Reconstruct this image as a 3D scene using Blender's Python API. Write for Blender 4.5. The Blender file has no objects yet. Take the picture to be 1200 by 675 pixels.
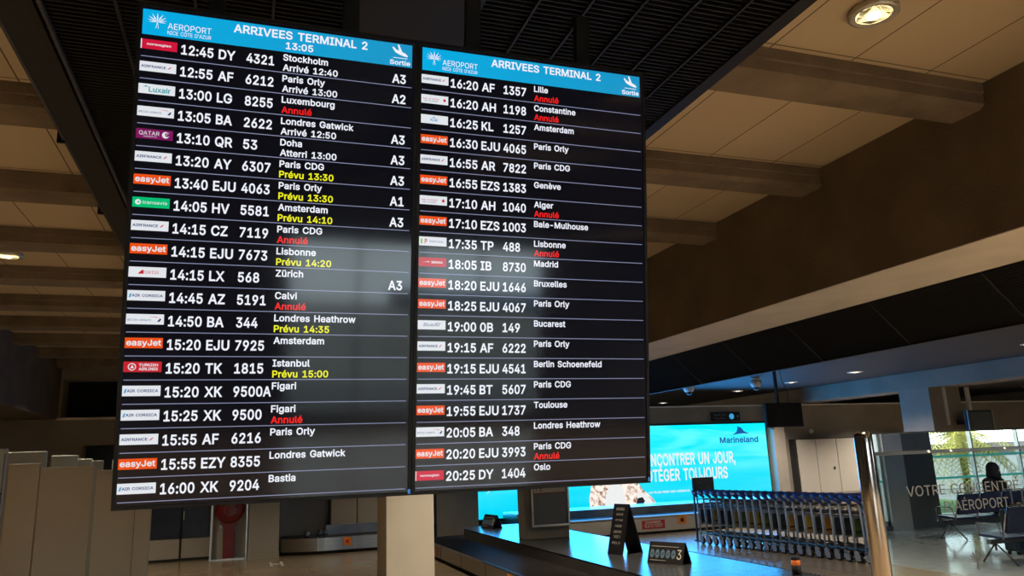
import bpy, bmesh, math, random
from mathutils import Vector, Matrix
random.seed(7)
C = bpy.context.scene.collection
PI = math.pi

# ------------------------------------------------------------------ materials
MATS = {}
def newmat(name):
    m = bpy.data.materials.new(name); m.use_nodes = True
    nt = m.node_tree; nt.nodes.clear()
    out = nt.nodes.new('ShaderNodeOutputMaterial')
    MATS[name] = m
    return m, nt, out
def principled(name, col, rough=.5, metal=0., var=.12, scale=6., bump=0., bscale=None, emit=None, estr=0., coat=0., spec=.5, stretch=None):
    m, nt, out = newmat(name)
    b = nt.nodes.new('ShaderNodeBsdfPrincipled'); nt.links.new(b.outputs[0], out.inputs[0])
    b.inputs['Roughness'].default_value = rough; b.inputs['Metallic'].default_value = metal
    b.inputs['Specular IOR Level'].default_value = spec
    if coat: b.inputs['Coat Weight'].default_value = coat
    tc = nt.nodes.new('ShaderNodeTexCoord'); src = tc.outputs['Object']
    if stretch:
        mp = nt.nodes.new('ShaderNodeMapping'); mp.inputs['Scale'].default_value = stretch
        nt.links.new(src, mp.inputs['Vector']); src = mp.outputs[0]
    n = nt.nodes.new('ShaderNodeTexNoise'); n.inputs['Scale'].default_value = scale; n.inputs['Detail'].default_value = 6
    nt.links.new(src, n.inputs['Vector'])
    r = nt.nodes.new('ShaderNodeValToRGB')
    r.color_ramp.elements[0].position = .3; r.color_ramp.elements[1].position = .72
    r.color_ramp.elements[0].color = [max(0, c*(1-var)) for c in col]+[1]
    r.color_ramp.elements[1].color = [min(1, c*(1+var)) for c in col]+[1]
    nt.links.new(n.outputs['Fac'], r.inputs[0]); nt.links.new(r.outputs[0], b.inputs['Base Color'])
    if bump:
        n2 = nt.nodes.new('ShaderNodeTexNoise'); n2.inputs['Scale'].default_value = bscale or scale*6; n2.inputs['Detail'].default_value = 4
        nt.links.new(src, n2.inputs['Vector'])
        bp = nt.nodes.new('ShaderNodeBump'); bp.inputs['Strength'].default_value = bump; bp.inputs['Distance'].default_value = .02
        nt.links.new(n2.outputs['Fac'], bp.inputs['Height']); nt.links.new(bp.outputs[0], b.inputs['Normal'])
    if emit:
        b.inputs['Emission Color'].default_value = list(emit)+[1]; b.inputs['Emission Strength'].default_value = estr
    return m
def s2l(r, g, b):
    f = lambda c: (c/255/12.92 if c/255 <= .04045 else ((c/255+.055)/1.055)**2.4)
    return (f(r), f(g), f(b))
def glow(name, rgb255, k=1., rough=.1):
    """lit pixels of a display: black base, own light"""
    c = s2l(*rgb255)
    return principled(name, (.01, .01, .012), rough=rough, var=.0, emit=c, estr=k)

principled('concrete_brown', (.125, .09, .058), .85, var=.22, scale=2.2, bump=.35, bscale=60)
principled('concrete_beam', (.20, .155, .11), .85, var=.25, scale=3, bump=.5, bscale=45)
principled('concrete_lightened', (.72, .66, .56), .8, var=.08, scale=3, bump=.15, bscale=50)  # paler than the girder: floor bounce light put into the colour
principled('concrete_wall', (.27, .235, .19), .8, var=.12, scale=1.5, bump=.15, bscale=40)
principled('concrete_pillar', (.30, .26, .21), .8, var=.1, scale=2, bump=.2, bscale=40)
principled('column_white', (.60, .55, .47), .6, var=.05, scale=2, bump=.1, bscale=60)
principled('cream_panel', (.50, .44, .35), .5, var=.05, scale=1.2)
principled('locker_cream', (.46, .41, .34), .5, var=.05, scale=1.2)
principled('partition_cream', (.50, .45, .36), .55, var=.05, scale=1.5)
principled('partition_grey', (.33, .34, .32), .5, var=.05, scale=1.5)
principled('joint_dark', (.02, .018, .015), .8)
principled('black_paint', (.006, .006, .007), .55, var=.3, scale=8)
principled('black_ceiling', (.003, .003, .003), .6, var=.3, scale=5)
principled('black_raft', (.004, .0035, .0035), .6, var=.3, scale=8)
principled('dark_grey_soffit', (.05, .05, .055), .7, var=.1, scale=3)
principled('void_black', (.004, .004, .004), .9)
principled('navy_panel', (.012, .016, .035), .35, var=.2, scale=2)
principled('brown_grey_panel', (.14, .11, .09), .4, var=.12, scale=2)
principled('red_paint', (.22, .008, .008), .4, var=.1, scale=6)
principled('steel', (.42, .39, .35), .32, 1., var=.10, scale=4, stretch=(1, 1, 12))
principled('steel_dark', (.20, .19, .18), .3, 1., var=.15, scale=4)
principled('chrome', (.62, .56, .52), .12, 1., var=.05, scale=4)
principled('cart_grey', (.42, .45, .50), .4, .3, var=.1, scale=6)
principled('cart_blue', (.012, .035, .22), .3, var=.15, scale=10)
principled('rubber', (.012, .012, .012), .7)
principled('belt_rubber', (.028, .027, .028), .22, var=.25, scale=5, bump=.12, bscale=14)
principled('island_top', (.06, .06, .065), .2, var=.3, scale=2.5, bump=.12, bscale=7)
principled('band_dark', (.035, .03, .027), .45, var=.2, scale=4)
principled('orange', (.75, .22, .02), .5)
principled('orange_glow', (.8, .18, .03), .4, emit=(1, .2, .03), estr=.3)  # orange that also emits weakly
principled('red_dot', (.5, .01, .01), .5)
principled('white_paint', (.75, .75, .72), .5, var=.04)
principled('print_white', (.65, .62, .55), .6, var=.02)
principled('print_dim', (.34, .32, .28), .6, var=.02)
principled('print_gold', (.50, .38, .20), .6, var=.02)
principled('danger_red', (.45, .03, .025), .5)
principled('sign_black', (.008, .007, .008), .35, var=.2)
principled('notice_paper', (.62, .55, .47), .6, var=.03)
principled('notice_grey', (.13, .14, .15), .25, var=.08, scale=2)
principled('notice_red', (.25, .08, .07), .5)
principled('frame_silver', (.6, .56, .5), .3, .7, var=.05)
principled('tan_floor_mark', (.62, .55, .45), .4)
principled('grey_blue_picto', (.10, .17, .24), .4)
principled('yellow_ad', (.42, .27, .03), .5, var=.2, scale=9)
principled('green_ad', (.10, .15, .03), .5, var=.4, scale=9)
principled('dark_ad', (.03, .035, .03), .5, var=.4, scale=9)
principled('amber_ad', (.40, .19, .03), .5, var=.3, scale=9)
principled('seat_navy', (.012, .018, .06), .4)
principled('coat_black', (.012, .012, .014), .8, var=.3, scale=12)
principled('suitcase', (.015, .03, .035), .3)
principled('skin', (.42, .25, .17), .6)
principled('hair', (.015, .01, .008), .7)
principled('grass', (.04, .11, .012), .9, var=.5, scale=3)
principled('frond', (.38, .36, .07), .7, var=.35, scale=4)
principled('trunk', (.10, .08, .055), .9, var=.3, scale=9, bump=.8, bscale=20)
principled('render_wall', (.34, .34, .33), .8, var=.06, scale=1)
principled('outdoor_grey', (.07, .07, .075), .8, var=.1, scale=1)
principled('pavement', (.16, .16, .155), .8, var=.1, scale=1)
principled('teal_sticker', (.10, .62, .52), .4, emit=(.1, .62, .5), estr=.5)  # sticker colour with a glow of its own added
principled('mullion_white', (.62, .62, .60), .4)
principled('pier_white', (.62, .62, .60), .7, var=.04)
principled('wall_dark_grey', (.15, .155, .16), .6, var=.1, scale=2)
principled('glossy_floor_lightened', (.42, .41, .38), .12)
glow('lamp_glow', (255, 226, 160), 3.0)
glow('lamp_white', (255, 240, 225), 2.2)

def floor_material():
    m, nt, out = newmat('floor_terrazzo')
    b = nt.nodes.new('ShaderNodeBsdfPrincipled'); nt.links.new(b.outputs[0], out.inputs[0])
    b.inputs['Roughness'].default_value = .22
    tc = nt.nodes.new('ShaderNodeTexCoord')
    n = nt.nodes.new('ShaderNodeTexNoise'); n.inputs['Scale'].default_value = 1.3; n.inputs['Detail'].default_value = 8
    br = nt.nodes.new('ShaderNodeTexBrick'); br.inputs['Scale'].default_value = 1.; br.offset = 0
    br.inputs['Brick Width'].default_value = 1.2; br.inputs['Row Height'].default_value = 1.2
    br.inputs['Mortar Size'].default_value = .006; br.inputs['Mortar'].default_value = (.55, .5, .42, 1)
    br.inputs['Color1'].default_value = (1, 1, 1, 1); br.inputs['Color2'].default_value = (.94, .94, .94, 1)
    r = nt.nodes.new('ShaderNodeValToRGB')
    r.color_ramp.elements[0].color = (.27, .20, .125, 1); r.color_ramp.elements[1].color = (.36, .275, .18, 1)
    mx = nt.nodes.new('ShaderNodeMix'); mx.data_type = 'RGBA'; mx.blend_type = 'MULTIPLY'; mx.inputs[0].default_value = 1
    L = nt.links.new
    L(tc.outputs['Object'], n.inputs['Vector']); L(tc.outputs['Object'], br.inputs['Vector'])
    L(n.outputs['Fac'], r.inputs[0]); L(r.outputs[0], mx.inputs[6]); L(br.outputs['Color'], mx.inputs[7])
    L(mx.outputs[2], b.inputs['Base Color'])
    return m
floor_material()
def ceiling_material():
    m, nt, out = newmat('ceiling_panels')
    b = nt.nodes.new('ShaderNodeBsdfPrincipled'); nt.links.new(b.outputs[0], out.inputs[0])
    b.inputs['Roughness'].default_value = .6
    tc = nt.nodes.new('ShaderNodeTexCoord')
    br = nt.nodes.new('ShaderNodeTexBrick'); br.inputs['Scale'].default_value = 1.; br.offset = 0
    br.inputs['Brick Width'].default_value = .60; br.inputs['Row Height'].default_value = 1.545
    br.inputs['Mortar Size'].default_value = .005; br.inputs['Mortar'].default_value = (.10, .07, .04, 1)
    br.inputs['Color1'].default_value = (.60, .49, .35, 1); br.inputs['Color2'].default_value = (.53, .43, .30, 1)
    br.inputs['Bias'].default_value = -.2
    mp = nt.nodes.new('ShaderNodeMapping'); mp.inputs['Location'].default_value = (.15, -.2, 0)
    L = nt.links.new
    L(tc.outputs['Object'], mp.inputs[0]); L(mp.outputs[0], br.inputs['Vector'])
    L(br.outputs['Color'], b.inputs['Base Color'])
ceiling_material()
def screen_black():
    m, nt, out = newmat('display_glass')
    b = nt.nodes.new('ShaderNodeBsdfPrincipled'); nt.links.new(b.outputs[0], out.inputs[0])
    b.inputs['Base Color'].default_value = (.004, .004, .006, 1)
    b.inputs['Roughness'].default_value = .10
    b.inputs['IOR'].default_value = 1.55
    tc = nt.nodes.new('ShaderNodeTexCoord')
    n = nt.nodes.new('ShaderNodeTexNoise'); n.inputs['Scale'].default_value = 1.5
    r = nt.nodes.new('ShaderNodeMapRange'); r.inputs['To Min'].default_value = .045; r.inputs['To Max'].default_value = .11
    nt.links.new(tc.outputs['Object'], n.inputs['Vector']); nt.links.new(n.outputs['Fac'], r.inputs['Value'])
    nt.links.new(r.outputs[0], b.inputs['Roughness'])
    b.inputs['Emission Color'].default_value = (.004, .004, .007, 1); b.inputs['Emission Strength'].default_value = .8
screen_black()
def ad_material():
    """cyan sea water picture with soft lighter streaks, lit from inside"""
    m, nt, out = newmat('ad_water')
    b = nt.nodes.new('ShaderNodeBsdfPrincipled'); nt.links.new(b.outputs[0], out.inputs[0])
    b.inputs['Base Color'].default_value = (.01, .01, .01, 1); b.inputs['Roughness'].default_value = .3
    tc = nt.nodes.new('ShaderNodeTexCoord')
    mp = nt.nodes.new('ShaderNodeMapping'); mp.inputs['Scale'].default_value = (.22, 1, 1.5); mp.inputs['Rotation'].default_value = (0, .15, 0)
    n = nt.nodes.new('ShaderNodeTexNoise'); n.inputs['Scale'].default_value = 1.6; n.inputs['Detail'].default_value = 3; n.inputs['Distortion'].default_value = .6
    r = nt.nodes.new('ShaderNodeValToRGB')
    e = r.color_ramp.elements
    e[0].position = .42; e[0].color = list(s2l(0, 222, 240))+[1]
    e[1].position = .75; e[1].color = list(s2l(125, 250, 250))+[1]
    g = nt.nodes.new('ShaderNodeSeparateXYZ')
    mr = nt.nodes.new('ShaderNodeMapRange'); mr.inputs['From Min'].default_value = 0.2; mr.inputs['From Max'].default_value = 1.9
    mx = nt.nodes.new('ShaderNodeMix'); mx.data_type = 'RGBA'; mx.inputs[6].default_value = list(s2l(0, 200, 232))+[1]
    L = nt.links.new
    L(tc.outputs['Object'], mp.inputs[0]); L(mp.outputs[0], n.inputs['Vector']); L(n.outputs['Fac'], r.inputs[0])
    L(tc.outputs['Object'], g.inputs[0]); L(g.outputs['Z'], mr.inputs['Value']); L(mr.outputs[0], mx.inputs[0]); L(r.outputs[0], mx.inputs[7])
    L(mx.outputs[2], b.inputs['Emission Color']); b.inputs['Emission Strength'].default_value = 1.25
ad_material()
def fur_material():
    m, nt, out = newmat('ad_seal')
    b = nt.nodes.new('ShaderNodeBsdfPrincipled'); nt.links.new(b.outputs[0], out.inputs[0])
    b.inputs['Base Color'].default_value = (.01, .01, .01, 1)
    tc = nt.nodes.new('ShaderNodeTexCoord')
    n = nt.nodes.new('ShaderNodeTexNoise'); n.inputs['Scale'].default_value = 7; n.inputs['Detail'].default_value = 5; n.inputs['Distortion'].default_value = .7
    r = nt.nodes.new('ShaderNodeValToRGB'); e = r.color_ramp.elements
    e[0].position = .36; e[0].color = list(s2l(135, 95, 80))+[1]
    e[1].position = .55; e[1].color = list(s2l(255, 238, 225))+[1]
    nt.links.new(tc.outputs['Object'], n.inputs['Vector']); nt.links.new(n.outputs['Fac'], r.inputs[0]); nt.links.new(r.outputs[0], b.inputs['Emission Color'])
    b.inputs['Emission Strength'].default_value = 1.1
fur_material()
def header_material():
    m, nt, out = newmat('header_blue')
    b = nt.nodes.new('ShaderNodeBsdfPrincipled'); nt.links.new(b.outputs[0], out.inputs[0])
    b.inputs['Base Color'].default_value = (.01, .01, .01, 1); b.inputs['Roughness'].default_value = .1
    tc = nt.nodes.new('ShaderNodeTexCoord'); g = nt.nodes.new('ShaderNodeSeparateXYZ')
    r = nt.nodes.new('ShaderNodeValToRGB'); e = r.color_ramp.elements
    e[0].color = list(s2l(0, 176, 232))+[1]; e[1].color = list(s2l(28, 150, 200))+[1]
    nt.links.new(tc.outputs['Object'], g.inputs[0]); nt.links.new(g.outputs['X'], r.inputs[0]); nt.links.new(r.outputs[0], b.inputs['Emission Color'])
    b.inputs['Emission Strength'].default_value = .95
header_material()
def barrier_glass():
    """tinted reflective safety glass: mostly mirrors, lets a little through"""
    for name, col, f in (('mirror_glass', (.46, .52, .53), .92), ('mirror_strip', (1.0, .98, .95), 1.)):
        m, nt, out = newmat(name)
        gl = nt.nodes.new('ShaderNodeBsdfGlossy'); gl.inputs['Color'].default_value = list(col)+[1]; gl.inputs['Roughness'].default_value = .004
        tr = nt.nodes.new('ShaderNodeBsdfTransparent'); tr.inputs['Color'].default_value = (.6, .65, .65, 1)
        mx = nt.nodes.new('ShaderNodeMixShader'); mx.inputs[0].default_value = f
        nt.links.new(tr.outputs[0], mx.inputs[1]); nt.links.new(gl.outputs[0], mx.inputs[2]); nt.links.new(mx.outputs[0], out.inputs[0])
barrier_glass()
m, nt, out = newmat('window_pane')
gl = nt.nodes.new('ShaderNodeBsdfGlossy'); gl.inputs['Roughness'].default_value = .01
tr = nt.nodes.new('ShaderNodeBsdfTransparent'); tr.inputs['Color'].default_value = (.9, .95, .94, 1)
mx = nt.nodes.new('ShaderNodeMixShader'); mx.inputs[0].default_value = .05
nt.links.new(tr.outputs[0], mx.inputs[1]); nt.links.new(gl.outputs[0], mx.inputs[2]); nt.links.new(mx.outputs[0], out.inputs[0])
principled('etch', (.09, .09, .09), .6, var=.02, emit=(.6, .6, .6), estr=.05)  # faint glow added to the etched lettering

# ------------------------------------------------------------------ mesh helpers
class MB:
    def __init__(s): s.v = []; s.f = []; s.smooth = []
    def box(s, x0, x1, y0, y1, z0, z1, M=None):
        i = len(s.v)
        P = [(x0,y0,z0),(x1,y0,z0),(x1,y1,z0),(x0,y1,z0),(x0,y0,z1),(x1,y0,z1),(x1,y1,z1),(x0,y1,z1)]
        if M is not None: P = [tuple(M @ Vector(p)) for p in P]
        s.v += P
        for q in ((0,3,2,1),(4,5,6,7),(0,1,5,4),(1,2,6,5),(2,3,7,6),(3,0,4,7)): s.f.append([i+k for k in q])
        return s
    def prism(s, pts, axis, a, b):
        """extrude closed 2-D outline along an axis from a to b"""
        i = len(s.v); n = len(pts)
        for t in (a, b):
            for p, q in pts:
                s.v.append({'x': (t,p,q), 'y': (p,t,q), 'z': (p,q,t)}[axis])
        s.f.append([i+k for k in range(n)][::-1]); s.f.append([i+n+k for k in range(n)])
        for k in range(n): s.f.append([i+k, i+(k+1)%n, i+n+(k+1)%n, i+n+k])
        return s
    def tube(s, pts, r, n=8, cap=True):
        """swept round tube through points; r may be a list"""
        P = [Vector(p) for p in pts]; R = r if isinstance(r, (list, tuple)) else [r]*len(P)
        i = len(s.v); up = None
        for k, p in enumerate(P):
            d = (P[min(k+1, len(P)-1)]-P[max(k-1, 0)]).normalized()
            if up is None: up = d.orthogonal().normalized()
            up = (up-d*up.dot(d)); up = up.normalized() if up.length > 1e-6 else d.orthogonal().normalized()
            w = d.cross(up)
            for j in range(n):
                a = 2*PI*j/n; q = p+(up*math.cos(a)+w*math.sin(a))*R[k]; s.v.append(tuple(q))
        for k in range(len(P)-1):
            for j in range(n):
                s.f.append([i+k*n+j, i+k*n+(j+1)%n, i+(k+1)*n+(j+1)%n, i+(k+1)*n+j]); s.smooth.append(len(s.f)-1)
        if cap:
            s.f.append([i+j for j in range(n)][::-1]); s.f.append([i+(len(P)-1)*n+j for j in range(n)])
        return s
    def lathe(s, prof, c=(0,0,0), n=20, axis='z'):
        i = len(s.v)
        for r, h in prof:
            for j in range(n):
                a = 2*PI*j/n; u, w = r*math.cos(a), r*math.sin(a)
                p = {'z': (u,w,h), 'y': (u,h,w), 'x': (h,u,w)}[axis]
                s.v.append((p[0]+c[0], p[1]+c[1], p[2]+c[2]))
        for k in range(len(prof)-1):
            for j in range(n):
                s.f.append([i+k*n+j, i+k*n+(j+1)%n, i+(k+1)*n+(j+1)%n, i+(k+1)*n+j]); s.smooth.append(len(s.f)-1)
        s.f.append([i+j for j in range(n)][::-1]); s.f.append([i+(len(prof)-1)*n+j for j in range(n)])
        return s
    def poly(s, pts):
        i = len(s.v); s.v += [tuple(p) for p in pts]; s.f.append(list(range(i, i+len(pts)))); return s
    def build(s, name, mat, parent=None, bevel=0, recalc=True):
        me = bpy.data.meshes.new(name); me.from_pydata(s.v, [], s.f)
        for k in s.smooth: me.polygons[k].use_smooth = True
        if recalc:
            bm = bmesh.new(); bm.from_mesh(me); bmesh.ops.recalc_face_normals(bm, faces=bm.faces)
            bm.to_mesh(me); bm.free()
        if bevel:
            bm = bmesh.new(); bm.from_mesh(me)
            es = [e for e in bm.edges if len(e.link_faces) == 2 and e.calc_face_angle(0) > .6]
            bmesh.ops.bevel(bm, geom=es, offset=bevel, segments=2, affect='EDGES', profile=.5)
            bm.to_mesh(me); bm.free()
        me.materials.append(MATS[mat]); me.update()
        o = bpy.data.objects.new(name, me); C.objects.link(o)
        if parent: o.parent = parent
        return o
def tag(o, label=None, cat=None, group=None, kind=None):
    if label: o['label'] = label
    if cat: o['category'] = cat
    if group: o['group'] = group
    if kind: o['kind'] = kind
    return o
def empty(name, loc=(0,0,0), rot=(0,0,0), label=None, cat=None, group=None):
    o = bpy.data.objects.new(name, None); C.objects.link(o)
    o.location = loc; o.rotation_euler = rot; o.empty_display_size = .1
    return tag(o, label, cat, group)
def struct(name, mb, mat, label, cat, bevel=0):
    return tag(mb.build(name, mat, bevel=bevel), label, cat, kind='structure')
def copy_tree(o, parent=None):
    c = o.copy(); C.objects.link(c); c.parent = parent
    for ch in o.children: copy_tree(ch, c)
    return c

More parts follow.
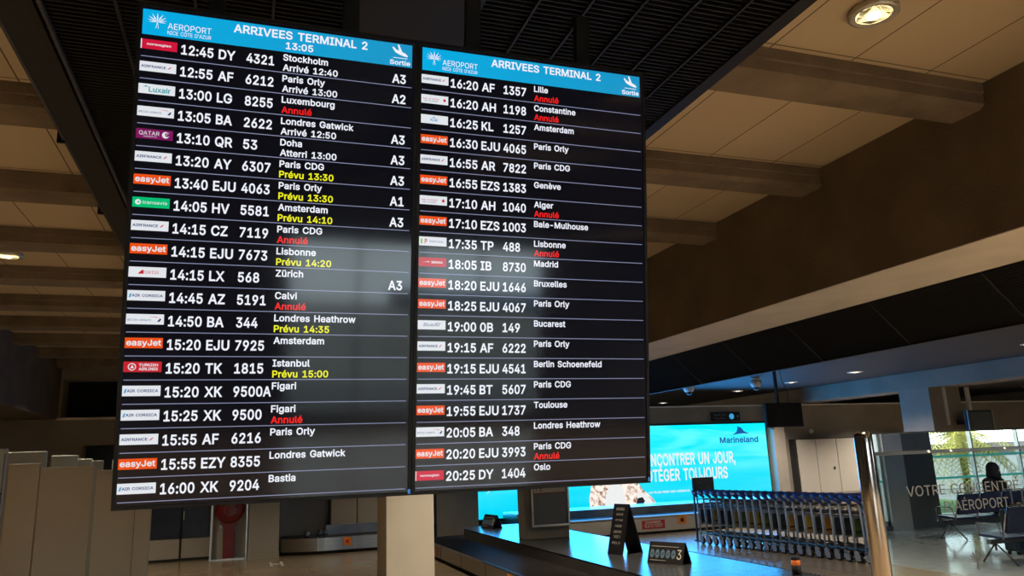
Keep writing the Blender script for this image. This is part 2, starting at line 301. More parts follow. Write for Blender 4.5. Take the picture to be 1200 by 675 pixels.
# lettering: glyph outlines by character code: [advance, shapes of (outer loop, holes...)], in 1/500 of the type size
_G = {
 65: [240,[[[43,0,95,151,100,166,106,185,114,209,123,239,116,239,125,210,132,186,138,167,144,151,198,0,231,0,138,254,101,254,8,0]],[[185,71,185,99,55,99,55,71]]]],
 66: [228,[[[123,0,151,2,172,9,189,20,200,33,207,50,209,68,207,86,201,102,192,114,182,123,170,129,157,131,157,133,168,137,178,143,187,150,193,160,198,172,199,187,197,205,190,221,180,235,164,245,145,252,121,254,30,254,30,0],[62,115,124,115,140,114,153,109,163,102,171,92,176,81,178,68,175,53,165,40,148,31,122,29,62,29],[62,226,120,226,141,223,156,214,165,202,168,186,166,174,162,163,154,155,144,148,132,144,119,143,62,143]]]],
 67: [255,[[[153,-2,170,2,187,9,201,19,214,31,224,45,232,62,236,80,204,80,200,68,195,57,187,48,179,40,169,34,158,30,146,27,134,26,112,29,92,38,75,53,63,72,54,97,52,127,54,157,62,182,75,202,92,216,111,225,134,228,146,227,158,224,169,220,179,214,187,206,195,197,200,186,204,174,236,174,232,193,224,209,214,224,201,236,186,245,170,252,152,256,134,258,113,256,93,251,75,242,59,230,46,215,35,197,27,176,22,153,20,127,22,101,27,78,35,58,46,40,59,25,75,12,93,4,113,-2,134,-3]]]],
 68: [251,[[[134,2,156,7,175,15,192,27,206,42,217,59,224,80,229,102,231,128,229,153,225,175,217,196,200,221,176,239,157,248,136,253,113,254,47,254,47,226,110,226,138,223,160,214,177,200,190,180,197,156,200,128,197,99,189,75,177,55,159,40,136,31,107,29,48,29,48,0,109,0]],[[30,254,30,0,62,0,62,254]]]],
 69: [209,[[[188,0,188,29,62,29,62,114,178,114,178,143,62,143,62,226,186,226,186,254,30,254,30,0]]]],
 70: [205,[[[62,0,62,111,173,111,173,139,62,139,62,226,185,226,185,254,30,254,30,0]]]],
 71: [260,[[[163,0,188,9,209,25,225,45,236,71,239,100,239,128,141,128,141,100,217,100,207,101,205,80,198,62,187,47,172,36,155,29,134,26,112,29,92,38,75,53,63,72,54,97,52,127,54,157,62,182,75,202,92,216,111,225,133,228,146,227,158,224,168,220,178,213,186,206,194,197,199,186,204,174,237,174,232,192,225,208,214,222,202,235,187,245,170,252,152,256,132,258,112,256,92,251,74,242,59,230,45,215,35,197,27,176,22,153,20,127,22,102,27,78,35,58,45,40,59,25,75,13,93,4,113,-2,134,-3]]]],
 72: [258,[[[62,0,62,116,196,116,196,0,228,0,228,254,196,254,196,144,62,144,62,254,30,254,30,0]]]],
 73: [150,[[[135,0,135,29,91,29,91,226,135,226,135,254,16,254,16,226,59,226,59,29,16,29,16,0]]]],
 74: [198,[[[123,2,147,16,159,31,166,50,168,73,168,254,136,254,136,73,133,52,124,37,110,28,93,25,75,28,61,37,52,52,49,73,49,86,17,86,17,73,19,50,26,31,38,16,62,2,93,-3]]]],
 75: [233,[[[114,138,116,138,224,254,182,254,106,172,96,162,87,152,78,141,70,131,61,119,52,108,52,73]],[[62,0,62,97,62,112,62,167,62,254,30,254,30,0]],[[224,0,114,155,94,130,186,0]]]],
 76: [196,[[[181,0,181,29,62,29,62,254,30,254,30,0]]]],
 77: [314,[[[61,0,61,145,61,154,61,164,60,186,60,208,59,229,56,229,60,216,65,204,69,192,72,181,80,160,83,152,85,145,143,0,171,0,228,145,231,152,234,161,237,171,241,181,249,205,253,217,256,229,253,229,253,207,253,184,252,174,252,163,252,145,252,0,284,0,284,254,238,254,176,94,174,87,171,79,168,70,165,61,159,41,154,24,161,24,158,33,156,42,153,52,150,61,144,79,141,87,139,94,76,254,30,254,30,0]]]],
 78: [262,[[[62,0,62,145,62,153,62,164,62,177,61,192,60,227,54,226,74,191,82,177,89,165,95,155,101,145,193,0,232,0,232,254,199,254,199,97,200,79,200,67,200,54,201,41,202,27,207,27,200,41,194,53,187,65,181,75,176,84,172,91,68,254,30,254,30,0]]]],
 79: [267,[[[155,-2,174,4,192,12,208,25,221,40,232,58,240,78,245,101,247,127,245,153,240,176,232,197,221,215,208,230,192,242,174,251,155,256,133,258,112,256,93,251,75,242,59,230,46,215,35,197,27,176,22,153,20,127,22,101,27,78,35,58,46,40,59,25,75,12,93,4,112,-2,133,-3],[112,29,92,38,75,52,63,72,54,97,52,127,54,157,63,182,75,202,92,216,112,225,133,228,155,225,175,216,191,202,204,182,212,157,215,127,212,97,204,72,191,52,175,38,155,29,133,26]]]],
 80: [222,[[[62,0,62,226,116,226,134,224,148,219,159,211,167,201,171,188,172,174,171,160,167,147,159,136,149,128,134,123,116,121,55,121,55,93,118,93,144,96,166,104,183,116,195,133,202,152,204,174,202,195,195,215,183,231,166,244,144,252,118,254,30,254,30,0]]]],
 81: [267,[[[166,23,173,13,200,-24,234,-24,192,32,185,42,156,80,123,80]],[[155,-2,174,4,192,12,208,25,221,40,232,58,240,78,245,101,247,127,245,153,240,176,232,197,221,215,208,230,192,242,174,251,155,256,133,258,112,256,93,251,75,242,59,230,46,215,35,197,27,176,22,153,20,127,22,101,27,78,35,58,46,40,59,25,75,12,93,4,112,-2,133,-3],[112,29,92,38,75,52,63,72,54,97,52,127,54,157,63,182,75,202,92,216,112,225,133,228,155,225,175,216,191,202,204,182,212,157,215,127,212,97,204,72,191,52,175,38,155,29,133,26]]]],
 82: [224,[[[62,0,62,226,116,226,134,224,149,220,159,212,167,202,171,190,173,176,171,162,167,150,160,141,149,133,135,129,117,128,48,128,48,99,118,99,145,101,166,109,183,120,195,136,202,154,205,176,202,198,195,217,183,232,167,244,145,252,118,254,30,254,30,0]],[[214,0,151,115,115,115,177,0]]]],
 83: [223,[[[139,-2,162,5,180,17,193,32,201,50,204,69,202,85,197,99,189,110,179,119,168,126,156,132,144,136,132,140,106,147,96,150,85,154,74,160,65,167,60,176,58,188,59,199,64,209,73,218,84,224,97,228,112,229,134,227,151,219,163,206,169,189,200,189,197,208,189,224,175,238,158,249,137,256,114,258,90,256,69,249,51,238,37,224,29,206,26,186,30,163,43,145,64,130,92,120,122,111,136,107,148,102,158,96,166,89,171,81,173,70,171,57,165,46,155,37,143,30,128,26,112,25,97,26,83,29,71,35,62,44,55,55,52,68,19,68,23,48,32,30,46,15,64,5,86,-2,112,-4]]]],
 84: [224,[[[96,226,96,0,128,0,128,226,208,226,208,254,16,254,16,226]]]],
 85: [259,[[[157,-1,182,8,201,22,216,40,226,62,229,87,229,254,196,254,196,89,194,72,188,57,179,44,165,34,149,28,129,26,110,28,94,34,80,44,70,57,64,72,62,89,62,254,30,254,30,87,33,62,42,40,57,22,77,8,101,-1,129,-4]]]],
 86: [240,[[[139,0,231,254,197,254,145,103,140,88,133,69,126,45,117,15,124,15,115,45,108,69,101,88,96,103,42,254,8,254,102,0]]]],
 87: [343,[[[115,0,159,161,164,179,167,197,171,216,175,237,168,237,172,215,176,196,180,178,184,161,228,0,265,0,335,254,302,254,261,98,255,73,252,60,249,47,247,33,244,20,249,20,246,33,243,47,240,60,237,73,234,85,231,98,190,254,153,254,112,98,109,85,106,73,103,60,100,47,97,33,95,20,98,20,96,33,93,47,91,60,88,73,85,85,82,98,41,254,8,254,78,0]]]],
 88: [237,[[[46,0,91,65,97,74,103,83,108,91,113,98,117,106,122,116,115,116,120,106,125,98,129,90,134,83,140,74,146,65,191,0,228,0,129,143,129,119,223,254,187,254,149,200,142,190,136,181,131,172,126,164,121,156,116,146,122,146,116,156,112,164,107,172,102,181,96,190,89,200,52,254,15,254,109,118,109,142,9,0]]]],
 89: [236,[[[134,0,134,104,228,254,191,254,140,172,133,159,126,146,119,132,112,115,125,115,118,132,111,146,104,159,96,172,46,254,8,254,102,104,102,0]]]],
 90: [219,[[[200,0,200,29,107,29,92,28,76,28,61,28,45,27,49,17,58,28,67,40,76,52,84,64,198,231,198,254,20,254,20,226,111,226,127,226,143,226,158,227,174,227,170,238,162,227,153,215,145,204,137,193,21,23,21,0]]]],
 97: [195,[[[95,-3,108,1,118,6,126,12,132,19,136,26,138,26,138,0,168,0,168,126,167,145,161,160,153,172,143,180,131,186,119,190,108,192,97,192,82,191,66,188,52,182,39,173,29,161,20,146,50,137,54,144,59,150,66,156,75,161,85,164,98,165,110,164,120,161,128,156,133,148,137,139,138,127,136,121,133,117,126,115,117,113,105,112,89,110,76,108,63,105,50,102,39,97,29,90,22,80,17,69,15,54,17,37,24,22,34,11,47,2,63,-3,80,-4],[74,24,65,26,57,30,51,36,47,43,46,52,47,62,52,70,58,75,67,79,77,82,88,84,100,86,108,87,116,88,123,89,130,91,135,93,138,95,138,69,136,57,132,47,124,37,114,29,101,24,85,23]]]],
 98: [212,[[[137,-1,157,8,173,23,185,42,193,66,195,94,193,122,185,146,173,166,156,180,137,189,115,192,98,191,86,186,76,180,69,173,63,166,59,160,57,160,57,254,26,254,26,0,56,0,56,29,59,29,63,23,69,16,76,8,86,2,99,-3,115,-4],[94,26,81,32,70,43,63,58,58,75,56,95,58,114,62,131,70,145,81,156,94,163,110,165,126,163,140,156,150,145,158,131,163,114,164,95,163,75,158,58,150,44,140,33,126,26,110,23]]]],
 99: [198,[[[117,-3,130,0,142,4,153,11,163,19,171,28,177,39,181,51,152,59,149,51,146,44,141,38,135,33,129,29,121,26,113,24,104,23,86,26,73,33,62,44,54,59,50,75,48,94,50,112,54,129,62,144,73,155,86,162,104,165,113,164,121,162,128,159,135,155,141,150,145,145,149,138,151,131,181,138,176,150,170,161,162,170,153,178,142,184,130,189,117,191,104,192,79,189,58,180,41,165,28,146,20,122,17,94,20,66,28,43,41,23,58,8,79,-1,104,-4]]]],
 100: [212,[[[114,-3,126,2,136,8,143,16,149,23,153,29,156,29,156,0,186,0,186,254,155,254,155,160,153,160,149,166,144,173,136,180,126,186,114,191,98,192,75,189,56,180,40,166,27,146,20,122,17,94,20,66,27,42,40,23,56,8,75,-1,98,-4],[86,26,73,33,62,44,54,58,50,75,48,95,50,114,54,131,62,145,72,156,86,163,102,165,118,163,132,156,142,145,150,131,154,114,156,95,154,75,150,58,142,43,132,32,118,26,102,23]]]],
 101: [202,[[[125,-3,141,2,156,10,168,20,177,32,182,45,153,53,149,44,143,36,135,31,127,26,117,24,106,23,90,25,76,31,64,40,55,53,50,69,48,89,48,105,50,121,54,135,62,147,73,157,87,163,103,165,118,163,131,157,141,147,149,134,153,119,155,101,169,110,37,110,37,85,186,85,186,97,184,121,179,141,170,157,160,170,147,180,133,187,118,191,103,192,78,189,58,180,40,165,28,145,20,121,17,93,20,66,28,42,41,23,58,8,80,-1,106,-4]]]],
 102: [127,[[[3,190,3,164,114,164,114,190]],[[71,0,71,209,72,221,77,230,85,235,97,237,103,237,107,236,111,235,114,234,121,260,117,262,111,263,103,265,94,265,80,264,68,259,57,252,48,243,42,231,40,216,40,0]]]],
 103: [213,[[[125,-73,145,-68,162,-59,175,-45,183,-27,186,-4,186,190,157,190,157,159,154,159,150,166,144,173,137,180,127,186,114,191,98,192,76,189,56,180,40,166,27,147,20,123,17,96,20,68,28,45,40,27,56,13,76,5,97,2,114,4,126,8,136,14,143,21,149,28,153,34,156,34,156,-3,152,-23,141,-38,124,-46,103,-49,89,-48,77,-44,68,-39,61,-33,55,-26,51,-20,25,-35,32,-45,41,-55,53,-63,67,-70,84,-74,103,-75],[86,32,73,38,62,48,54,61,50,78,48,96,50,115,54,131,62,145,73,156,86,163,102,165,119,163,132,156,142,146,150,132,155,115,156,96,155,77,150,61,142,47,132,38,118,32,102,30]]]],
 104: [205,[[[58,129,63,141,71,151,80,159,92,163,105,165,123,161,136,152,145,137,148,118,148,0,179,0,179,120,177,142,170,160,161,174,148,184,132,190,114,192,94,189,76,181,62,166,51,144,57,144,57,254,26,254,26,0,57,0,57,113]]]],
 105: [83,[[[57,0,57,190,26,190,26,0]],[[50,223,57,227,62,234,63,242,62,249,57,256,50,260,42,262,34,260,27,256,22,249,21,242,22,234,27,227,34,223,42,221]]]],
 106: [83,[[[26,-15,25,-27,20,-36,12,-42,1,-43,-5,-43,-5,-71,2,-71,19,-70,32,-65,43,-56,51,-45,55,-31,57,-15,57,190,26,190]],[[50,223,57,227,61,234,63,242,61,249,57,256,50,260,42,262,34,260,27,256,22,249,20,242,22,234,27,227,34,223,42,221]]]],
 107: [190,[[[89,100,92,100,180,190,142,190,60,106,55,106,55,68]],[[57,0,57,254,26,254,26,0]],[[186,0,96,114,74,93,147,0]]]],
 108: [95,[[[75,-1,81,0,86,0,90,1,85,27,83,27,80,26,77,26,73,26,65,27,60,31,58,38,57,49,57,254,26,254,26,42,29,24,37,10,50,2,70,-1]]]],
 109: [305,[[[57,0,57,119,58,133,63,145,70,154,79,160,89,164,100,165,115,163,126,156,134,144,137,130,137,0,168,0,168,124,169,135,173,145,179,153,187,160,197,164,209,165,224,163,236,156,245,145,248,127,248,0,278,0,278,128,276,148,270,164,261,177,249,186,234,191,218,193,204,192,190,187,178,181,169,172,161,160,156,147,160,147,154,166,144,180,129,190,110,193,98,192,86,188,75,182,66,173,59,162,54,148,56,148,56,190,26,190,26,0]]]],
 110: [205,[[[58,129,63,141,71,151,80,159,92,163,105,165,123,161,136,152,145,137,148,118,148,0,179,0,179,120,176,142,170,160,160,174,147,184,132,190,114,192,94,189,76,181,62,166,51,144,56,144,56,190,26,190,26,0,57,0,57,113]]]],
 111: [208,[[[128,-1,149,8,167,23,180,43,188,66,191,94,188,122,180,146,167,165,149,180,128,189,104,192,79,189,58,180,41,165,28,146,20,122,17,94,20,66,28,43,41,23,58,8,79,-1,104,-4],[86,26,73,33,62,44,54,59,50,75,48,94,50,112,54,129,62,144,73,155,86,162,104,165,121,162,135,155,146,144,154,129,158,112,160,94,158,75,154,59,146,44,135,33,121,26,104,23]]]],
 112: [212,[[[57,-71,57,29,59,29,63,23,69,16,76,8,86,2,99,-3,115,-4,137,-1,157,8,173,23,185,42,193,66,195,94,193,122,185,146,173,166,156,180,137,189,115,192,98,191,86,186,76,180,69,173,63,166,59,160,56,160,56,190,26,190,26,-71],[94,26,81,32,70,43,63,58,58,75,56,95,58,114,62,131,70,145,81,156,94,163,110,165,126,163,140,156,150,145,158,131,163,114,164,95,163,75,158,58,150,44,140,33,126,26,110,23]]]],
 113: [212,[[[186,190,156,190,156,160,153,160,149,166,144,173,136,180,126,186,114,191,98,192,75,189,56,180,40,166,27,146,20,122,17,94,20,66,27,42,40,23,56,8,75,-1,98,-4,114,-3,126,2,136,8,143,16,149,23,153,29,155,29,155,-71,186,-71],[86,26,73,33,62,44,54,58,50,75,48,95,50,114,54,131,62,145,72,156,86,163,102,165,118,163,132,156,142,145,150,131,154,114,156,95,154,75,150,58,142,43,132,32,118,26,102,23]]]],
 114: [130,[[[57,0,57,118,58,131,63,142,70,151,80,157,91,161,103,163,109,163,115,162,119,162,122,161,122,192,115,192,110,192,107,192,90,190,76,184,65,173,58,160,56,160,56,190,26,190,26,0]]]],
 115: [182,[[[112,-2,130,3,145,12,156,24,163,37,166,53,162,71,153,86,137,97,115,105,86,111,72,116,62,122,56,129,54,139,57,150,65,158,78,164,94,166,110,164,121,158,129,149,134,139,162,145,157,158,149,170,140,179,127,186,112,191,94,192,74,190,58,185,43,177,33,166,26,152,23,137,27,119,36,104,52,93,75,85,106,78,118,74,127,68,132,60,134,51,131,40,122,31,108,25,91,23,75,25,62,30,53,40,47,53,18,47,23,32,31,19,42,9,56,2,72,-3,91,-4]]]],
 116: [114,[[[3,190,3,164,102,164,102,190]],[[32,46,36,26,46,11,62,1,84,-2,90,-2,96,-1,102,0,107,1,101,27,97,26,93,26,88,25,85,25,75,26,68,31,64,38,63,49,63,236,32,236]]]],
 117: [205,[[[111,0,129,8,143,23,154,46,149,46,149,0,179,0,179,190,148,190,148,76,146,61,142,48,134,38,125,31,113,27,100,25,82,28,68,37,60,52,57,72,57,190,26,190,26,69,28,47,35,29,44,15,57,5,73,-1,91,-3]]]],
 118: [195,[[[113,0,186,190,152,190,112,78,106,60,101,43,97,27,92,10,103,10,98,27,93,43,88,60,83,78,42,190,9,190,81,0]]]],
 119: [284,[[[99,0,124,86,128,99,131,112,135,126,138,140,145,169,138,169,145,140,149,126,152,112,159,86,184,0,215,0,272,190,240,190,217,107,212,88,206,68,201,45,196,21,201,21,196,45,191,68,186,88,181,107,158,190,126,190,103,107,98,88,93,67,88,45,82,21,88,21,82,46,77,68,72,89,67,107,44,190,11,190,69,0]]]],
 120: [189,[[[46,0,74,43,82,56,89,68,95,80,102,91,86,91,93,80,100,68,107,56,115,43,143,0,179,0,104,107,104,84,176,190,141,190,117,153,108,139,101,127,95,115,88,103,104,103,97,115,90,127,82,139,74,153,50,190,14,190,86,86,86,109,10,0]]]],
 121: [195,[[[27,-70,32,-72,39,-72,46,-73,58,-71,70,-68,80,-62,88,-54,96,-43,102,-29,186,190,153,190,112,78,106,60,101,43,97,27,92,10,103,10,98,27,93,43,88,60,83,78,42,190,9,190,81,-1,75,-18,71,-29,65,-37,59,-42,52,-44,44,-45,36,-44,31,-43,24,-69]]]],
 122: [190,[[[169,0,169,28,63,28,63,30,166,165,166,190,24,190,24,161,127,160,21,23,21,0]]]],
 48: [227,[[[140,0,162,12,179,31,192,57,198,77,201,101,203,127,201,153,198,177,192,197,179,223,161,242,139,254,113,258,87,254,65,242,48,223,35,197,29,177,25,153,24,127,25,101,29,77,34,57,47,31,65,12,87,0,113,-3],[96,28,82,37,70,52,62,72,56,97,55,127,56,157,62,182,70,203,82,218,96,227,113,230,131,227,145,218,157,203,165,182,170,157,172,127,170,97,165,72,157,52,145,37,131,28,113,25]]]],
 49: [227,[[[195,0,195,27,38,27,38,0]],[[99,254,43,213,43,179,106,224,106,0,138,0,138,254]]]],
 50: [227,[[[195,0,195,28,76,28,76,30,133,90,153,111,168,129,179,145,185,159,189,172,191,186,188,205,181,223,169,237,153,248,134,255,112,258,91,255,72,248,55,237,43,221,35,202,33,181,64,181,65,195,69,207,77,216,86,224,98,228,112,230,125,228,137,224,146,218,154,209,159,198,160,186,159,174,155,163,149,153,141,141,130,129,117,114,32,24,32,0]]]],
 51: [227,[[[133,-1,154,6,172,18,185,33,194,51,196,72,194,93,185,111,172,127,154,138,132,144,106,144,106,139,186,230,186,254,35,254,35,226,144,226,144,224,78,150,78,124,101,124,121,122,137,117,150,109,158,98,163,86,165,72,163,58,157,46,149,37,138,30,124,26,109,25,95,26,83,30,72,35,63,44,57,54,55,66,22,66,26,46,35,29,49,15,66,5,87,-1,109,-3]]]],
 52: [227,[[[207,53,207,81,54,81,54,83,155,254,123,254,20,79,20,53]],[[171,0,171,159,141,159,141,73,141,61,141,0]]]],
 53: [227,[[[134,-1,154,8,171,21,184,38,193,58,195,82,194,99,189,116,182,130,172,143,161,153,147,160,131,165,115,167,101,166,89,162,77,157,67,151,75,226,183,226,183,254,48,254,34,126,64,123,73,129,84,134,96,137,109,138,124,137,137,131,148,122,157,111,162,97,164,81,162,66,157,52,149,41,138,32,125,27,111,25,98,26,87,30,77,36,69,44,64,54,61,65,30,65,33,47,41,30,54,16,70,6,89,-1,111,-3]]]],
 54: [227,[[[135,-1,155,7,171,20,184,36,192,56,194,79,192,101,185,120,173,136,158,147,139,155,117,157,107,156,98,153,90,149,83,144,77,137,73,131,75,131,161,254,126,254,69,170,51,142,40,119,34,100,32,81,34,58,42,37,55,20,71,7,91,-1,113,-3],[99,26,87,31,77,40,69,51,64,64,62,79,64,94,69,107,77,118,87,126,99,131,113,133,127,131,139,126,149,118,157,107,162,94,164,79,162,64,157,51,149,40,139,31,127,26,113,24]]]],
 55: [227,[[[82,0,195,224,195,254,31,254,31,226,162,226,162,224,48,0]]]],
 56: [227,[[[137,-1,158,6,176,17,189,31,198,48,200,68,199,83,194,98,186,110,176,121,164,128,150,133,167,141,180,154,188,171,191,190,188,209,181,225,169,239,153,249,134,256,113,258,92,256,73,249,57,239,45,225,38,209,35,190,38,171,46,154,59,141,76,132,63,128,51,121,40,110,33,98,28,83,26,68,29,48,37,31,50,17,68,6,89,-1,113,-3],[97,26,84,30,73,37,64,46,59,57,58,69,59,83,65,94,73,104,85,111,98,116,113,118,128,116,141,111,153,104,161,94,167,83,168,69,167,57,161,46,153,37,142,30,129,26,113,25],[100,146,89,150,79,157,72,165,68,176,66,188,68,200,72,210,79,218,89,225,100,229,113,230,126,229,138,225,147,218,154,210,158,200,160,188,158,176,154,165,146,157,137,150,126,146,113,145]]]],
 57: [227,[[[91,255,71,247,55,235,42,218,34,198,32,176,34,154,41,134,53,119,69,107,87,100,109,97,119,98,128,101,137,105,144,111,149,117,154,124,151,124,65,0,100,0,158,84,175,112,186,135,192,155,194,173,192,197,184,217,171,234,155,247,135,255,113,258],[127,228,139,223,150,215,157,204,162,190,164,175,162,160,157,147,149,137,139,129,127,123,113,122,99,123,87,129,77,137,69,148,64,161,63,176,64,191,69,204,77,215,87,223,99,228,113,230]]]],
 58: [94,[[[56,-1,64,4,69,12,71,20,69,29,64,37,56,42,48,43,39,42,31,37,26,29,25,20,26,12,31,4,39,-1,48,-2]],[[56,137,64,142,69,149,71,158,69,167,64,174,56,179,48,181,39,179,31,174,26,167,25,158,26,149,31,142,39,137,48,135]]]],
 44: [94,[[[42,-60,68,36,34,36,19,-60]]]],
 45: [227,[[[57,122,57,94,168,94,168,122]]]],
 39: [103,[[[64,159,68,254,35,254,39,159]]]],
 233: [202,[[[125,-3,141,2,156,10,168,20,177,32,182,45,153,53,149,44,143,36,135,31,127,26,117,24,106,23,90,25,76,31,64,40,55,53,50,69,48,89,48,105,50,121,54,135,62,147,73,157,87,163,103,165,118,163,131,157,141,147,149,134,153,119,155,101,169,110,37,110,37,85,186,85,186,97,184,121,179,141,170,157,160,170,147,180,133,187,118,191,103,192,78,189,58,180,40,165,28,145,20,121,17,93,20,66,28,42,41,23,58,8,80,-1,106,-4]],[[114,214,146,265,112,265,88,214]]]],
 232: [202,[[[125,-3,141,2,156,10,168,20,177,32,182,45,153,53,149,44,143,36,135,31,127,26,117,24,106,23,90,25,76,31,64,40,55,53,50,69,48,89,48,105,50,121,54,135,62,147,73,157,87,163,103,165,118,163,131,157,141,147,149,134,153,119,155,101,169,110,37,110,37,85,186,85,186,97,184,121,179,141,170,157,160,170,147,180,133,187,118,191,103,192,78,189,58,180,40,165,28,145,20,121,17,93,20,66,28,42,41,23,58,8,80,-1,106,-4]],[[115,214,91,265,57,265,90,214]]]],
 252: [205,[[[111,0,129,8,143,23,154,46,149,46,149,0,179,0,179,190,148,190,148,76,146,61,142,48,134,38,125,31,113,27,100,25,82,28,68,37,60,52,57,72,57,190,26,190,26,69,28,47,35,29,44,15,57,5,73,-1,91,-3]],[[146,223,153,227,157,234,159,242,157,249,153,256,146,260,138,262,131,260,124,256,120,249,118,242,120,234,124,227,131,223,138,221]],[[74,223,81,227,85,234,87,242,85,249,81,256,74,260,67,262,59,260,52,256,48,249,46,242,48,234,52,227,59,223,67,221]]]],
 201: [209,[[[188,0,188,29,62,29,62,114,178,114,178,143,62,143,62,226,186,226,186,254,30,254,30,0]],[[121,279,153,329,119,329,95,279]]]],
 212: [267,[[[155,-2,174,4,192,12,208,25,221,40,232,58,240,78,245,101,247,127,245,153,240,176,232,197,221,215,208,230,192,242,174,251,155,256,133,258,112,256,93,251,75,242,59,230,46,215,35,197,27,176,22,153,20,127,22,101,27,78,35,58,46,40,59,25,75,12,93,4,112,-2,133,-3],[112,29,92,38,75,52,63,72,54,97,52,127,54,157,63,182,75,202,92,216,112,225,133,228,155,225,175,216,191,202,204,182,212,157,215,127,212,97,204,72,191,52,175,38,155,29,133,26]],[[133,312,158,282,188,282,188,284,148,329,119,329,79,284,79,282,109,282]]]],
}
from mathutils.geometry import delaunay_2d_cdt
_gm = {}
def fatten(P, off):
    """move a closed outline outwards (counter-clockwise) or into a hole (clockwise) by off"""
    n = len(P); R = []
    for i in range(n):
        a, b, c = P[i-1], P[i], P[(i+1) % n]
        d1 = (b-a).normalized(); d2 = (c-b).normalized()
        n1 = Vector((d1.y, -d1.x, 0)); n2 = Vector((d2.y, -d2.x, 0)); m = n1+n2
        m = n1 if m.length < .2 else m/max(.45, m.length**2/2)
        R.append(b+m*off)
    return R
def glyph(ch, light):
    if (ch, light) not in _gm:
        off = .001 if light else .021
        L = [fatten([Vector((d[i]/500, d[i+1]/500, 0)) for i in range(0, len(d), 2)], off) for shape in _G[ord(ch)][1] for d in shape]
        P = []; E_ = []
        for lp in L:
            k0 = len(P); P += [Vector(p[:2]) for p in lp]; E_ += [(k0+i, k0+(i+1) % len(lp)) for i in range(len(lp))]
        vo, _e, fo = delaunay_2d_cdt(P, E_, [], 0, 1e-5)[:3]
        V = [tuple(p) for p in vo]; F = []
        for t in fo:       # keep what the outlines wind around
            cx = sum(V[q][0] for q in t)/len(t); cy = sum(V[q][1] for q in t)/len(t); wn = 0
            for lp in L:
                for i in range(len(lp)):
                    p, q = lp[i-1], lp[i]
                    if (p.y > cy) != (q.y > cy):
                        if cx < p.x+(q.x-p.x)*(cy-p.y)/(q.y-p.y): wn += 1 if q.y > p.y else -1
            if wn > 0: F.append(list(t))
        _gm[(ch, light)] = (V, F)
    return _gm[(ch, light)]
def raw_text(txt, bold):
    x = 0; V = []; F = []
    for ch in txt:
        if ch == ' ': x += .28; continue
        v, f = glyph(ch, bold < .015); i = len(V)
        V += [(p[0]+x, p[1]) for p in v]; F += [[i+k for k in q] for q in f]
        x += _G[ord(ch)][0]/500+(.012 if bold >= .015 else 0)
    return V, F
HCAP = None
class TX:
    """collects lettering; u, z in the sign's own plane, y = depth of the face"""
    def __init__(s): s.v = []; s.f = []
    def add(s, txt, u, z, h, width=None, asp=.92, bold=.022, y=0., align='l', shear=0., rot=0.):
        global HCAP
        v, f = raw_text(txt, bold)
        if HCAP is None:
            hv, _ = raw_text('H', 0); HCAP = max(p[1] for p in hv)-min(p[1] for p in hv)
        if not v: return s
        x0 = min(p[0] for p in v); x1 = max(p[0] for p in v)
        sz = h/HCAP; sx = sz*asp if width is None else width/(x1-x0)
        W = (x1-x0)*sx
        off = {'l': 0, 'c': -W/2, 'r': -W}[align]
        i = len(s.v)
        for p in v:
            a = (p[0]-x0)*sx+off+shear*p[1]*sz; b = p[1]*sz
            if rot: a, b = a*math.cos(rot)-b*math.sin(rot), a*math.sin(rot)+b*math.cos(rot)
            s.v.append((u+a, y, z+b))
        s.f += [[i+k for k in q] for q in f]
        return s
    def rect(s, u0, u1, z0, z1, y=0.):
        i = len(s.v); s.v += [(u0,y,z0),(u1,y,z0),(u1,y,z1),(u0,y,z1)]; s.f.append([i,i+1,i+2,i+3]); return s
    def poly(s, pts, y=0.):
        i = len(s.v); s.v += [(a,y,b) for a, b in pts]; s.f.append(list(range(i, i+len(pts)))); return s
    def disc(s, u, z, r, y=0., n=16, rz=None):
        return s.poly([(u+r*math.cos(2*PI*k/n), z+(rz or r)*math.sin(2*PI*k/n)) for k in range(n)], y)
    def build(s, name, mat, parent=None, M=None):
        me = bpy.data.meshes.new(name); me.from_pydata(s.v, [], s.f)
        if M is not None: me.transform(M)
        me.materials.append(MATS[mat]); me.update()
        o = bpy.data.objects.new(name, me); C.objects.link(o)
        if parent: o.parent = parent
        return o
def emblem_palm(t, u, z, w, h, y=0.):
    """palm-tree crown emblem: fan of thin leaves over a forked stem"""
    cx, cz = u+w*.5, z+h*.42
    for a, L in ((90, .60), (62, .60), (118, .60), (38, .58), (142, .58), (16, .52), (164, .52), (-4, .46), (184, .46)):
        ar = math.radians(a); d = (math.cos(ar), math.sin(ar)); n = (-d[1], d[0]); L *= h*(1.0 if 60 < a < 120 else .98)
        kx = w/h*.95
        P = [(0,0), (.45,.055), (1,0), (.45,-.055)]
        t.poly([(cx+kx*(d[0]*p*L+n[0]*q*L), cz+(d[1]*p*L+n[1]*q*L)+abs(d[0])*-.0) for p, q in P], y)
    for sgn in (-1, 1):
        t.poly([(cx-w*.015, cz), (cx+w*.015, cz), (cx+sgn*w*.06+w*.01, z), (cx+sgn*w*.06-w*.01, z)], y)

